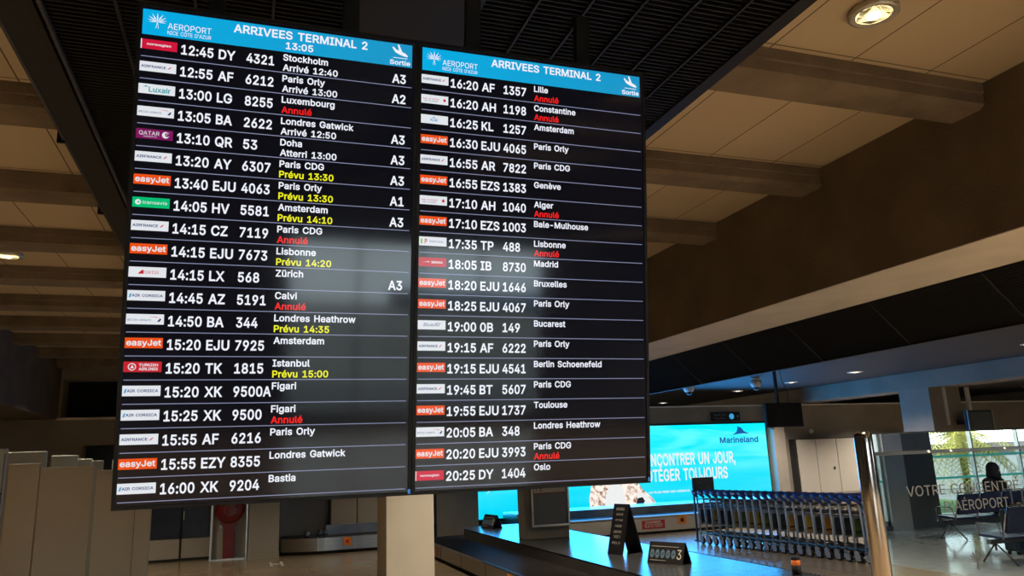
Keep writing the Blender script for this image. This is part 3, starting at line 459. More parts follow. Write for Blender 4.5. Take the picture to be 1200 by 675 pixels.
# ------------------------------------------------------------------ camera
cam = bpy.data.cameras.new('camera'); co = bpy.data.objects.new('camera', cam); C.objects.link(co)
cam.sensor_fit = 'HORIZONTAL'; cam.sensor_width = 36; cam.lens = 36*892/1200; cam.clip_start = .05; cam.clip_end = 500
R = [[0.94500851,-0.03634722,-0.32501967],[-0.32481628,-0.22015326,-0.91979722],[-0.03812206,0.97478789,-0.21985287]]
Rm = Matrix(R).to_4x4(); Rm.invert(); Rm.transpose()
co.matrix_world = Matrix.Translation((0,0,1.8)) @ Matrix(((R[0][0],R[0][1],-R[0][2],0),(R[1][0],R[1][1],-R[1][2],0),(R[2][0],R[2][1],-R[2][2],0),(0,0,0,1))) if False else Matrix.Translation((0,0,1.8)) @ Matrix(R).to_4x4()
bpy.context.scene.camera = co

# ------------------------------------------------------------------ room shell
ZC = 4.116; YB = 18.4; YR = -6.5; XL, XR = -8., 26.
struct('floor', MB().box(XL, XR, YR-.3, 27, -.3, 0), 'floor_terrazzo', 'polished tan terrazzo floor of the arrivals hall', 'floor')
struct('ceiling', MB().box(XL, 4.6, YR-.3, YB+.3, ZC, ZC+.25), 'ceiling_panels', 'beige panelled hall ceiling between the concrete beams', 'ceiling')
struct('wall_left', MB().box(XL-.3, XL, YR-.3, 27, 0, ZC+.2), 'concrete_wall', 'far left concrete wall of the hall', 'wall')
# downstand girders running away from the viewer
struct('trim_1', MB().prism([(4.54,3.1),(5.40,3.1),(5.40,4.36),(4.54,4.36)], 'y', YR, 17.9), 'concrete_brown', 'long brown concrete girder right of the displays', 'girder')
struct('trim_2', MB().box(4.545, 5.395, YR, 17.9, 3.094, 3.0995), 'concrete_lightened', 'underside of the long concrete girder, bounce light painted pale', 'girder soffit')  # thin sheet under the girder, coloured for the light it gets from below
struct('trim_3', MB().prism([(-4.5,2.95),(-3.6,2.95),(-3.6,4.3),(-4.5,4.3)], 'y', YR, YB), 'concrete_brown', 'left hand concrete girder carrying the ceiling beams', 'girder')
# cross beams
k = 4
for i in range(-4, 10):
    y0 = 3.33+1.545*i
    mb = MB()
    # chamfered section with a small ledge line on the near face, seated into the girders
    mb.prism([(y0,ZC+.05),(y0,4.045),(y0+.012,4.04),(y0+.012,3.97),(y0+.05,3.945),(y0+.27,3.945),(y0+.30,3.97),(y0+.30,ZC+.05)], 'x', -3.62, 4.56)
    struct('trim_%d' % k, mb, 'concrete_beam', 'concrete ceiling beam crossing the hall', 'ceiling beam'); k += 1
# low black ceiling on the right of the girder: steep black panels, then a dark flat soffit
mb = MB(); mb.prism([(5.40,3.105),(5.43,3.09),(5.87,2.705),(5.84,2.70),(5.90,2.70),(5.90,2.76),(5.46,3.14),(5.40,3.16)], 'y', YR, 22)
struct('trim_%d' % k, mb, 'black_ceiling', 'sloping black ceiling panels beside the girder', 'ceiling panel'); k += 1
mb = MB()
for i in range(-4, 14):       # thin pale joints between the sloping panels
    y = .76+1.17*i*1.0
    if y > 21: break
    mb.prism([(5.405,3.098),(5.41,3.088),(5.85,2.698),(5.856,2.706)], 'y', y, y+.008)
o = struct('trim_%d' % k, mb, 'dark_grey_soffit', 'joints between the sloping black panels', 'panel joints'); k += 1
mb = MB()
for i in range(24):
    t = (i+.5)/24; x = 5.42+.44*t; z = 3.09-.385*t
    mb.box(x-.004, x+.004, YR, 21.9, z-.008, z-.002)
o = struct('trim_%d' % k, mb, 'black_paint', 'fine black slats of the sloping ceiling', 'ceiling slats'); k += 1
struct('ceiling_dark', MB().box(5.46, XR, YR-.3, 27, 3.48, 3.7), 'dark_grey_soffit', 'dark flat ceiling over the baggage belts', 'ceiling')
bpy.data.objects['ceiling_dark'].name = 'ceiling.001'
# far girder and its column, struck by the cyan light
struct('trim_%d' % k, MB().box(15.1, 15.95, YR, 26, 3.08, 3.5), 'concrete_wall', 'far concrete girder lit blue by the advertising screen', 'girder'); k += 1
struct('trim_%d' % k, MB().box(15.1, 16.05, 13.76, 14.64, 0, 3.085), 'concrete_pillar', 'square concrete column under the blue lit girder', 'column'); k += 1
struct('trim_%d' % k, MB().box(16.2, 16.3, 13.7, 13.755, 2.4, 3.08).box(15.5,15.58,13.72,13.758,2.2,3.08), 'white_paint', 'pale conduit strip on the far column', 'conduit'); k += 1
# back wall: right part stops below the dark ceiling, left part goes up to the beams
struct('wall_back', MB().box(5.4, XR, YB, YB+.2, 0, 3.02), 'concrete_wall', 'concrete back wall behind the baggage hall screens', 'wall')
struct('trim_%d' % k, MB().box(5.4, XR, YB-.05, YB+.22, 3.02, 3.055), 'white_paint', 'thin pale capping along the back wall', 'capping'); k += 1
struct('wall_far', MB().box(XL, XR, 26.8, 27, 0, 3.6), 'void_black', 'dark space beyond the back wall', 'wall')  # black wall, its colour standing for the unlit depth
mb = MB()
mb.box(XL, -3.55, YB-.6, YB+.2, 0, ZC+.1); mb.box(-3.55, 5.4, YB-.6, YB+.2, 3.76, ZC+.1); mb.box(-3.55, 5.4, YB-.6, YB+.2, 2.42, 2.97)
mb.box(1.2, 5.4, YB-.6, YB+.2, 2.97, 3.76); mb.box(-3.55, 5.4, YB, YB+.2, 0, 2.42)
mb.box(-3.55, -3.1, YB-.6, YB, 0, 2.42)
mb.box(5.38, 5.48, YB, YB+.2, 0, 4.4)
o = mb.build('wall_back', 'concrete_wall'); tag(o, 'concrete back wall left of the displays', 'wall', kind='structure')
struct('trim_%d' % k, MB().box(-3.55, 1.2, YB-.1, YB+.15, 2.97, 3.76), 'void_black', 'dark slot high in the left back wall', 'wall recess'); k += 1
struct('trim_%d' % k, MB().box(-3.62, 1.25, YB-.66, YB-.6, 2.93, 2.975), 'concrete_lightened', 'pale ledge below the dark slot', 'ledge'); k += 1
# walls closing the hall on the right and behind the viewer
struct('wall_right', MB().box(XR, XR+.3, YR-.3, 27, 0, 3.7), 'concrete_wall', 'right hand wall of the hall', 'wall')
# lower wall finishes on the back wall, left part
yb = YB-.25
def panel(name, x0, x1, z0, z1, y, mat, label, cat, th=.06, bevel=.004):
    o = MB().box(x0, x1, y, y+th, z0, z1).build(name, mat, bevel=bevel); return tag(o, label, cat)
nv = empty('navy_door', (-1.85, yb, 0), label='dark navy double door with cream kick panels in the back wall', cat='door')
for x0, x1 in ((-3.1, -1.21), (-1.17, -.58)):
    lf = MB().box(x0+1.85, x1+1.85, 0, .06, .45, 2.40).build('door_leaf', 'navy_panel', nv, bevel=.004)
    MB().box(x0+1.85, x1+1.85, -.01, .06, .04, .44).build('kick_panel', 'cream_panel', lf, bevel=.004)
MB().box(-1.2+1.85, -1.18+1.85, -.01, .05, .0, 2.40).box(-.60+1.85, -.56+1.85, -.01, .05, 0, 2.4).build('door_frame', 'joint_dark', nv)
MB().box(.69, .71, -.05, 0, .82, 1.0).build('handle', 'frame_silver', nv, bevel=.003)
struct('baseboard_back', MB().box(-3.1, -.58, yb-.02, yb, 0, .05), 'joint_dark', 'dark skirting below the navy door', 'skirting')
# niche and red hose post
struct('trim_%d' % k, MB().box(-.56, .12, YB-.62, YB-.02, 0, 2.3), 'cream_panel', 'cream niche panel behind the red hose post', 'wall panel'); k += 1
struct('trim_%d' % k, MB().box(-.60, -.56, YB-.75, YB-.35, 0, 2.3).box(.10, .13, YB-.75, YB-.45, 0, 2.3).box(-.56,.10,YB-.80,YB-.72,0,.03), 'frame_silver', 'thin metal side frames of the niche', 'frame'); k += 1
rp = empty('fire_hose_post', (-.23, 17.66, 0), label='red fire hose post with a round red cover by the back wall', cat='fire post')
MB().box(-.11, .11, -.03, .06, 0, .82).build('post', 'red_paint', rp, bevel=.008)
mb = MB(); mb.lathe([(.05,-.075),(.22,-.07),(.275,-.045),(.29,0),(.27,.06)], (0,0,1.0), n=28, axis='y'); mb.prism([(-.28,.93),(.26,.93),(.10,.62),(-.10,.62)], 'y', -.045, .03)
mb.build('round_cover', 'red_paint', rp)
t = TX()
for i in range(10):
    a = 2*PI*i/10; t.disc(.11*math.cos(a), 1.0+.11*math.sin(a), .017, n=8)
t.build('dot_ring', 'print_dim', rp, Matrix.Translation((0,-.078,0)))
MB().box(-.2, -.14, -.05, .03, .62, .72).build('valve', 'steel_dark', rp, bevel=.006)
o = MB().box(.15, .76, 17.45, 18.3, .12, 2.4).build('wall_panel', 'cream_panel', bevel=.005); tag(o, 'plain cream box panel between red hose post and small baggage belt', 'wall panel')
struct('baseboard_left', MB().box(.14, .77, 17.42, 17.45, .0, .12).box(.14,.77,17.45,18.3,0,.12), 'cream_panel', 'pale skirting of the cream box panel', 'skirting')
struct('trim_%d' % k, MB().box(.78, 1.86, YB-.12, YB-.01, 0, 2.3), 'brown_grey_panel', 'dark brown shutter above the small baggage belt', 'shutter'); k += 1
struct('trim_%d' % k, MB().box(1.85, 1.89, YB-.3, YB-.02, 0, 2.3).box(4.27, 4.31, YB-.3, YB-.02, 0, 2.3), 'joint_dark', 'dark jambs between the wall panels', 'jamb'); k += 1
for x0, x1 in ((1.9, 2.47), (2.49, 3.1), (3.12, 3.7), (3.72, 4.26)):
    o = MB().box(x0, x1, YB-.25, YB-.01, .42, 2.3).build('wall_panel', 'cream_panel', bevel=.004)
    tag(o, 'flat cream wall panel behind the baggage belts, one of a row', 'wall panel', 'cream wall panels behind the belts')
struct('trim_%d' % k, MB().box(4.31, 5.33, YB-.3, YB-.01, 0, 2.42), 'concrete_wall', 'grey wall panel left of the advertising screen', 'wall panel'); k += 1
struct('trim_%d' % k, MB().box(13.98, 14.35, YB-.3, YB, 0, 3.02), 'concrete_pillar', 'pilaster right of the advertising screen', 'pilaster'); k += 1
struct('trim_%d' % k, MB().box(14.40, 14.50, YB-.06, YB, 0, 2.9), 'cream_panel', 'pale vertical strip on the back wall', 'cable duct'); k += 1
# floor markings
t = TX()
o = MB().box(.55,.60,15.9,16.6,0,.004).box(.75,.80,15.9,16.6,0,.004).box(.60,.75,16.2,16.28,0,.004).build('floor_marking', 'tan_floor_mark')
tag(o, 'pale H shaped marking on the tan floor by the back wall', 'floor marking')

# lockers
lk = empty('wall_lockers', (16.1, YB-.3, 0), label='tall cream locker doors in a row at the back wall right of the screen', cat='cabinet')
MB().box(-1.42, 2.8, .02, .28, 0, 2.06).build('carcass', 'joint_dark', lk)
for a, b in ((14.72,15.35),(15.37,16.08),(16.10,16.78),(16.80,17.45),(17.47,18.1),(18.12,18.8)):
    d = MB().box(a-16.1, b-16.1, -.01, .02, .05, 2.04).build('door', 'locker_cream', lk, bevel=.003)
    if a == 15.37: MB().lathe([(.035,-.03),(.035,-.01)], (15.92-16.1,0,1.23), n=12, axis='y').build('lock', 'steel_dark', d)
o = MB().lathe([(.02,-.03),(.07,-.02),(.07,0)], (15.5,YB-.02,2.28), n=14, axis='y').build('wall_sensor', 'white_paint'); tag(o, 'small round white sensor on the wall above the lockers', 'sensor')

# pillar on the belt island with framed notice
struct('trim_%d' % k, MB().box(4.54, 5.34, 12.63, 13.0, .47, 3.11), 'concrete_pillar', 'square concrete pillar standing on the belt island', 'pillar', bevel=.01); k += 1
nb = empty('notice_board', (4.98, 12.6, .67), label='silver framed notice board on the concrete pillar of the belt island', cat='notice board')
mb = MB(); mb.box(-.35,-.315,-.05,.02,0,1.0).box(.315,.35,-.05,.02,0,1.0).box(-.315,.315,-.05,.02,0,.035).box(-.315,.315,-.05,.02,.965,1.0)
mb.build('frame', 'frame_silver', nb, bevel=.004)
MB().box(-.315,.315,-.02,.02,.035,.965).build('backing', 'notice_grey', nb)
pp = MB().box(-.29,.29,-.028,-.02,.56,.80).build('paper_header', 'notice_paper', nb)
MB().box(-.29,.29,-.027,-.02,.535,.56).build('red_band', 'notice_red', nb)
t = TX(); t.add('A', -.26, .58, .05, bold=.0); t.add('3', -.18, .58, .05)
for i in range(11): t.rect(-.26+.047*i, -.225+.047*i, .665, .68)
t.build('paper_lettering', 'joint_dark', pp, Matrix.Translation((0,-.03,0)))
# free white column in the hall
struct('trim_%d' % k, MB().box(1.90, 2.58, 11.0, 11.75, 0, 3.96), 'column_white', 'pale square column below the left display', 'column', bevel=.012); k += 1

# ------------------------------------------------------------------ overhead black raft
rf = empty('ceiling_raft', (.67, 0, 3.86), label='large black open grid raft hanging under the beams over the displays', cat='ceiling raft')
mb = MB(); mb.box(-1.80,-1.62,-6.3,17,-.02,.06); mb.box(1.72,1.80,-6.3,17,-.01,.06); mb.box(-1.8,1.8,16.9,17,-.02,.06)
mb.build('edge_frame', 'black_raft', rf)
MB().box(-1.62,1.72,-6.3,16.9,.055,.062).build('backing', 'void_black', rf)
MB().box(-.27,.30,-6.3,16.9,-.018,.05).build('solid_panel', 'black_ceiling', rf, bevel=.004)
g = MB()
for x in [-1.62+.335*i for i in range(1,4)]+[.30+.24*i for i in range(1,6)]: g.box(x-.006,x+.006,-6.3,16.9,-.012,.04)
for i in range(470):
    y = .4+.035*i
    g.box(-1.62,-.27,y,y+.007,0,.035); g.box(.30,1.72,y,y+.007,0,.035)
g.build('grille', 'black_raft', rf)
MB().box(-1.60,-1.585,-6.3,16.9,-.03,-.005).box(-1.8,-1.785,-6.3,16.9,-.028,-.01).build('edge_bead', 'dark_grey_soffit', rf)
for y in (-1, 3.2, 5.0, 6.42, 7.95, 9.5):
    o = MB().box(-1.825,-1.80,y,y+.02,-.055,.08).box(-1.825,-1.78,y,y+.02,-.055,-.04).build('hanger_clip', 'black_raft', rf)
# downlights as fixtures; spot lamps are added apart, most with no fixture
def spot(loc, power, col=(1,.72,.42), size=150, r=.05, blend=.6):
    l = bpy.data.lights.new('lamp', 'SPOT'); l.energy = power; l.color = col; l.spot_size = math.radians(size); l.spot_blend = blend; l.shadow_soft_size = r
    ob = bpy.data.objects.new('lamp', l); ob.location = loc; C.objects.link(ob); return ob
def downlight(x, y, z, r, label, group, mat='lamp_glow'):
    e = empty('downlight', (x,y,z), label=label, cat='downlight', group=group)
    MB().lathe([(r*1.0,.0),(r*1.18,-.006),(r*1.3,-.002),(r*1.3,.03),(r*.98,.03),(r*.98,.0)], n=24).build('ring', 'frame_silver', e)
    MB().lathe([(r*.95,.0),(r*.7,.004),(r*.7,.008)], n=24).build('reflector', mat, e)
    MB().lathe([(r*.35,-.012),(r*.4,-.004),(r*.38,.0)], n=16).build('bulb', 'lamp_white', e)
    return e
downlight(3.15, 2.84, ZC-.035, .10, 'bright round downlight in the beige ceiling above the girder', None)
downlight(-2.42, 9.0, ZC-.035, .11, 'round downlight in the left ceiling bay between two beams', None)
for y in (9.8, 14.1, 16.34, 18.67, 22.9):
    downlight(13.35, y, 3.475, .14, 'small round downlight in the dark soffit before the blue lit girder', 'downlights in the dark soffit', 'lamp_white')
for x, y in ((20.5, 15.5), (24.0, 18.0)):
    downlight(x, y, 3.475, .14, 'small downlight in the dark ceiling beyond the far column', 'downlights beyond the far column', 'lamp_white')
for x in (-2.4, 3.2):
    for y, pw in ((-3.5, 1000), (2.8, 1250), (9.0, 800), (15.2, 300)): spot((x, y, ZC-.10), pw, (1,.85,.63), 104, blend=.8)  # warm spots spread beyond the two fixtures, added for floor bounce
for y, pw in ((-2, 500), (4.5, 500), (9.8, 260), (14.1, 300), (16.6, 620)): spot((13.35, y, 3.42), pw, (1,.9,.78), 130, blend=.8)  # spots away from the fixtures added to brighten rear floor and back wall
for x, y, pw in ((20.5,15.5,650),(20.5,9,300),(17.2,16.2,800),(7.6, 9.5,160), (7.6, 14.5,160), (7.8, 4.5, 1100), (7.8, .5, 1100), (7.8,-3.5,900)): spot((x, y, 3.40), pw, (1,.9,.78), 130, blend=.8)  # mostly without fixture, added to lighten girder underside and lockers

# ------------------------------------------------------------------ flight displays
for n, c in dict(t_white=(238,240,250), t_red=(240,30,28), t_yellow=(238,236,30), line=(150,155,190), lg_white=(236,240,245), lg_orange=(244,84,22),
                 lg_red=(214,24,62), lg_green=(0,196,120), lg_maroon=(130,22,96), lg_navy=(30,50,120), lg_teal=(40,160,170), lg_crimson=(200,20,40), lg_sky=(60,165,215), lg_lime=(150,200,40), lg_scarlet=(205,35,50), pixel_blue=(40,120,190), bill_white=(250,252,252), bill_blue=(20,90,170), bill_dark=(40,35,40), bill_soft=(140,240,250)).items():
    glow(n, c, 1.0 if n[0] == 't' else .9)
LEFT = [('12:45','DY','4321','Stockholm','Arrivé 12:40','w','A3','nor'),('12:55','AF','6212','Paris Orly','Arrivé 13:00','w','A2','af'),('13:00','LG','8255','Luxembourg','Annulé','r','','lux'),
('13:05','BA','2622','Londres Gatwick','Arrivé 12:50','w','A3','ba'),('13:10','QR','53','Doha','Atterri 13:00','w','A3','qr'),('13:20','AY','6307','Paris CDG','Prévu 13:30','y','A3','af'),
('13:40','EJU','4063','Paris Orly','Prévu 13:30','y','A1','ez'),('14:05','HV','5581','Amsterdam','Prévu 14:10','y','A3','tra'),('14:15','CZ','7119','Paris CDG','Annulé','r','','af'),
('14:15','EJU','7673','Lisbonne','Prévu 14:20','y','','ez'),('14:15','LX','568','Zürich','','','A3','sw'),('14:45','AZ','5191','Calvi','Annulé','r','','xk'),('14:50','BA','344','Londres Heathrow','Prévu 14:35','y','','ba'),
('15:20','EJU','7925','Amsterdam','','','','ez'),('15:20','TK','1815','Istanbul','Prévu 15:00','y','','tk'),('15:20','XK','9500A','Figari','','','','xk'),('15:25','XK','9500','Figari','Annulé','r','','xk'),
('15:55','AF','6216','Paris Orly','','','','af'),('15:55','EZY','8355','Londres Gatwick','','','','ez'),('16:00','XK','9204','Bastia','','','','xk')]
RIGHT = [('16:20','AF','1357','Lille','Annulé','r','','af'),('16:20','AH','1198','Constantine','Annulé','r','','ah'),('16:25','KL','1257','Amsterdam','','','','kl'),('16:30','EJU','4065','Paris Orly','','','','ez'),
('16:55','AR','7822','Paris CDG','','','','af'),('16:55','EZS','1383','Genève','','','','ez'),('17:10','AH','1040','Alger','Annulé','r','','ah'),('17:10','EZS','1003','Bale-Mulhouse','','','','ez'),
('17:35','TP','488','Lisbonne','Annulé','r','','tp'),('18:05','IB','8730','Madrid','','','','ib'),('18:20','EJU','1646','Bruxelles','','','','ez'),('18:25','EJU','4067','Paris Orly','','','','ez'),
('19:00','0B','149','Bucarest','','','','ob'),('19:15','AF','6222','Paris Orly','','','','af'),('19:15','EJU','4541','Berlin Schoenefeld','','','','ez'),('19:45','BT','5607','Paris CDG','','','','af'),
('19:55','EJU','1737','Toulouse','','','','ez'),('20:05','BA','348','Londres Heathrow','','','','ba'),('20:20','EJU','3993','Paris CDG','Annulé','r','','ez'),('20:25','DY','1404','Oslo','','','','nor')]
PLATE = dict(nor='lg_red', af='lg_white', lux='lg_white', ba='lg_white', qr='lg_maroon', ez='lg_orange', tra='lg_green', sw='lg_white', xk='lg_white', tk='lg_scarlet', ah='lg_white', kl='lg_white', tp='lg_white', ib='lg_crimson', ob='lg_white')
def logo(parent, kind, u0, u1, z0, z1, y):
    p = TX().rect(u0, u1, z0, z1, y).build('airline_logo', PLATE[kind], parent)
    w = u1-u0; h = z1-z0; y2 = y-.0006; zc = z0+h/2
    def T(mat, *a, **kw):
        t = TX(); t.add(*a, y=y2, **kw); return t.build('logo_lettering', mat, p)
    def S(mat, pts):
        TX().poly([(u0+w*a, z0+h*b) for a, b in pts], y2).build('logo_mark', mat, p)
    if kind == 'nor': T('lg_white', 'norwegian', u0+w*.17, zc-.003, .0075, width=w*.66, bold=.03); S('lg_white', [(0,0),(.03,0),(.03,1),(0,1)])
    elif kind == 'af': T('lg_navy', 'AIRFRANCE', u0+w*.04, zc-.004, .0085, width=w*.68, bold=.02); S('lg_red', [(.76,.38),(.80,.38),(.88,.64),(.84,.64)])
    elif kind == 'lux':
        T('lg_teal', 'Luxair', u0+w*.28, zc-.010, .0165, width=w*.60, bold=.02); S('lg_teal', [(.12,.62),(.2,.70),(.28,.66),(.2,.84)])
    elif kind == 'ba':
        T('lg_navy', 'BRITISH AIRWAYS', u0+w*.04, zc-.006, .0065, width=w*.62, bold=.012); S('lg_red', [(.55,.78),(.86,.66),(.94,.5),(.80,.74)]); S('lg_navy', [(.82,.30),(.90,.60),(.93,.52),(.88,.25)])
    elif kind == 'qr':
        T('lg_white', 'QATAR', u0+w*.08, zc-.004, .0135, width=w*.55, bold=.01); T('lg_white', 'AIRWAYS', u0+w*.2, zc-.011, .004, width=w*.36, bold=.01)
        TX().disc(u0+w*.80, zc, h*.33, y2).build('logo_mark', 'lg_white', p); TX().disc(u0+w*.84, zc+.001, h*.2, y2-.0004).build('logo_mark', 'lg_maroon', p)
        TX().poly([(u0+w*.78,zc-h*.1),(u0+w*.93,zc+h*.36),(u0+w*.83,zc)], y2-.0008).build('logo_mark', 'lg_white', p)
    elif kind == 'ez': T('lg_white', 'easyJet', u0+w*.04, zc-.008, .0185, width=w*.92, bold=.035)
    elif kind == 'tra':
        T('lg_white', 'transavia', u0+w*.27, zc-.005, .0105, width=w*.66, bold=.012)
        TX().disc(u0+w*.15, zc, h*.27, y2).build('logo_mark', 'lg_white', p); TX().poly([(u0+w*.12,zc),(u0+w*.19,zc+h*.12),(u0+w*.19,zc-h*.12)], y2-.0004).build('logo_mark', 'lg_green', p)
    elif kind == 'sw': T('lg_scarlet', 'SWISS', u0+w*.42, zc-.005, .010, width=w*.38, bold=.01); S('lg_scarlet', [(.24,.32),(.40,.32),(.40,.72),(.34,.66)])
    elif kind == 'xk':
        T('lg_navy', 'AIR CORSICA', u0+w*.12, zc-.004, .0085, width=w*.82, bold=.02); S('lg_sky', [(.04,.3),(.09,.3),(.12,.72),(.07,.66)])
    elif kind == 'tk':
        T('lg_white', 'TURKISH', u0+w*.40, zc+.002, .0085, width=w*.5, bold=.02); T('lg_white', 'AIRLINES', u0+w*.40, zc-.011, .0085, width=w*.5, bold=.02)
        TX().disc(u0+w*.22, zc, h*.36, y2).build('logo_mark', 'lg_white', p); TX().disc(u0+w*.22, zc, h*.28, y2-.0004).build('logo_mark', 'lg_scarlet', p)
        TX().poly([(u0+w*.17,zc-h*.16),(u0+w*.27,zc-h*.1),(u0+w*.23,zc+h*.2)], y2-.0008).build('logo_mark', 'lg_white', p)
    elif kind == 'ah':
        T('lg_scarlet', 'AIR ALGERIE', u0+w*.06, zc-.002, .006, width=w*.6, bold=.01); T('lg_navy', 'AIR ALGERIE', u0+w*.1, zc-.010, .005, width=w*.5, bold=0)
        S('lg_scarlet', [(.80,.5),(.86,.72),(.92,.5),(.86,.28)])
    elif kind == 'kl': T('lg_sky', 'KLM', u0+w*.34, zc-.007, .010, width=w*.26, bold=.02); S('lg_sky', [(.40,.66),(.47,.80),(.54,.66)])
    elif kind == 'tp':
        T('lg_scarlet', 'P', u0+w*.20, zc-.008, .016, width=w*.09, bold=.03); T('lg_navy', 'PORTUGAL', u0+w*.38, zc-.004, .007, width=w*.52, bold=.0)
        S('lg_lime', [(.06,.2),(.12,.2),(.12,.75),(.06,.75)])
    elif kind == 'ib': T('lg_white', 'IBERIA', u0+w*.45, zc-.004, .0075, width=w*.42, bold=.02); S('lg_white', [(.06,.45),(.36,.58),(.40,.48),(.2,.5)])
    elif kind == 'ob': T('lg_navy', 'BlueAir', u0+w*.2, zc-.005, .012, width=w*.58, bold=.01, shear=.3); S('lg_navy', [(.62,.62),(.9,.74),(.66,.70)])
ASP = 1.01
TILT, YAW = .1293, -.00573
def display(u_off, width, rows, lx, label, clock):
    base = Vector((-.395, 2.814, 1.690)); root = empty('flight_display', base+Matrix.Rotation(YAW,4,'Z')@Vector((u_off,0,0)), (0,0,0), label, 'display')
    root.rotation_mode = 'XYZ'; root.rotation_euler = (TILT, 0, YAW)
    W, H = width, 1.70
    MB().box(0, W, .0, .085, 0, H).build('housing', 'black_paint', root, bevel=.004)
    b = MB(); bw = .012
    b.box(0,bw,-.008,0,0,H).box(W-bw,W,-.008,0,0,H).box(bw,W-bw,-.008,0,0,bw).box(bw,W-bw,-.008,0,H-bw,H)
    b.build('bezel', 'black_paint', root)
    MB().box(bw, W-bw, -.003, 0, bw, H-bw).build('screen_glass', 'display_glass', root)
    y = -.0042
    hd = TX().rect(lx, W-.022 if clock else W-.024, 1.588, 1.677, y); hd = hd.build('header_bar', 'header_blue', root)
    t = TX(); yy = y-.0006
    t.add('ARRIVEES TERMINAL 2', lx+.292 if clock else .291, 1.637, .0285, width=.470 if clock else .473, bold=.028, y=yy)
    t.build('header_title', 't_white', hd)
    if clock: TX().add('13:05', .486, 1.600, .024, width=.096, bold=.018, y=yy).build('clock_lettering', 't_white', hd)
    TX().add('Sortie', W-.107, 1.595, .017, width=.078, bold=.028, y=yy).build('exit_lettering', 't_white', hd)
    t = TX(); t.add('AEROPORT', lx+.079, 1.616, .0215, width=.140, bold=-.004, y=yy); t.add('NICE CÔTE D\'AZUR', lx+.079, 1.5965, .0135, width=.140, bold=-.004, y=yy)
    t.build('airport_name', 't_white', hd)
    t = TX(); emblem_palm(t, lx+.012, 1.612, .068, .056, yy); t.build('palm_emblem', 't_white', hd)
    # landing aeroplane pictogram
    px, pz = W-.098, 1.630
    P = [(0,.030),(.004,.034),(.014,.024),(.026,.020),(.020,.044),(.026,.043),(.038,.016),(.052,.010),(.060,.002),(.058,-.002),(.044,.0),(.030,.004),(.012,.012)]
    t = TX().poly([(px+a, pz+b) for a, b in P], yy); t.rect(px+.004, px+.058, pz-.010, pz-.0075, yy); t.build('plane_pictogram', 't_white', hd)
    du = 0 if clock else -.0015
    for i, (tm, cd, nm, city, st, sc, gate, lg) in enumerate(rows):
        L = 1.511-.0783*i
        logo(root, lg, lx-.002, lx+.112 if clock else lx+.103, L+.026, L+.060, y)
        t = TX(); tx = lx+.125 if clock else lx+.112
        t.add(tm, tx, L+.022, .0325, width=.104 if clock else .110, bold=.026, y=y); t.build('scheduled_time', 't_white', root)
        TX().add(cd, lx+.246 if clock else lx+.237, L+.022, .0325, asp=.90 if clock else .93, bold=.026, y=y).build('airline_code', 't_white', root)
        wn = {2:.047, 3:.070, 4:.094, 5:.122}[len(nm)]
        TX().add(nm, lx+.338 if clock else lx+.327, L+.022, .0325, width=wn, bold=.026, y=y).build('flight_number', 't_white', root)
        cx = lx+.462 if clock else lx+.455
        rw = TX().add(city, cx, L+.0455, .0225, asp=ASP, bold=.024, y=y).build('destination', 't_white', root)
        if gate: TX().add(gate, .872, L+.0125, .0325, width=.052, bold=.024, y=y).build('gate_number', 't_white', root)
        if st:
            s_ = TX().add(st, cx, L+.008, .0225, asp=ASP, bold=.024, y=y).build('status_lettering', {'w':'t_white','r':'t_red','y':'t_yellow'}[sc], rw)
            s_['label'] = {'w':'white arrival note','r':'red cancelled note','y':'yellow expected time'}[sc]
        TX().rect(lx, W-.022, L-.0012, L+.0012, y+.0002).build('divider_line', 'line', root)
    TX().rect(W-.012, W-.003, .006, .022, -.0086).build('corner_lit_dots', 'pixel_blue', root)  # small blue lit dots made as one glowing patch
    # hanging bracket up to the raft
    h = MB(); h.box(W*.25-.03, W*.25+.03, .085, .12, .3, H+.25); h.box(W*.75-.03, W*.75+.03, .085, .12, .3, H+.25); h.box(.1, W-.1, .085, .11, 1.2, 1.26); h.box(.1, W-.1, .085, .11, .5, .56)
    h.build('hanging_bracket', 'black_paint', root)
    return root
display(0, .9685, LEFT, .016, 'left black flight information display of arrivals from 12:45 to 16:00', True)
display(.9705, .9685, RIGHT, .016, 'right black flight information display of arrivals from 16:20 to 20:25', False)

# ------------------------------------------------------------------ baggage carousel with island
def rounded(x0, x1, y0, y1, r, n=10):
    P = []
    for cx, cy, a0 in ((x1-r,y1-r,0),(x0+r,y1-r,90),(x0+r,y0+r,180),(x1-r,y0+r,270)):
        for i in range(n+1):
            a = math.radians(a0+90*i/n); P.append((cx+r*math.cos(a), cy+r*math.sin(a)))
    return P
def ring(mb, A, za, B, zb):
    i = len(mb.v); n = len(A)
    mb.v += [(p[0],p[1],za) for p in A]+[(p[0],p[1],zb) for p in B]
    for k in range(n): mb.f.append([i+k, i+(k+1)%n, i+n+(k+1)%n, i+n+k])
def outline(off, y1=17.3, y0=4.6): return rounded(4.29-off, 5.85+off, y0-off, y1+off, max(.05, .45+off))
cr = empty('baggage_carousel', (5.07, 11, 0), label='large baggage carousel with dark belt around a glossy island', cat='carousel')
def carpart(name, mat, segs, smooth=False):
    mb = MB()
    for A, za, B, zb in segs: ring(mb, A, za, B, zb)
    mb.v = [(x-5.07, y-11, z) for x, y, z in mb.v]
    return mb.build(name, mat, cr)
YE = 15.95
def OL(off): return rounded(4.29-off, 5.85+off, 4.6-off, YE+off*.35, max(.05, .3+off*.5))
carpart('kick_base', 'joint_dark', [(OL(.74), 0, OL(.74), .07)])
carpart('side_panel', 'steel', [(OL(.79), .07, OL(.79), .285), (OL(.79), .285, OL(.765), .30), (OL(.74), .07, OL(.79), .07)])
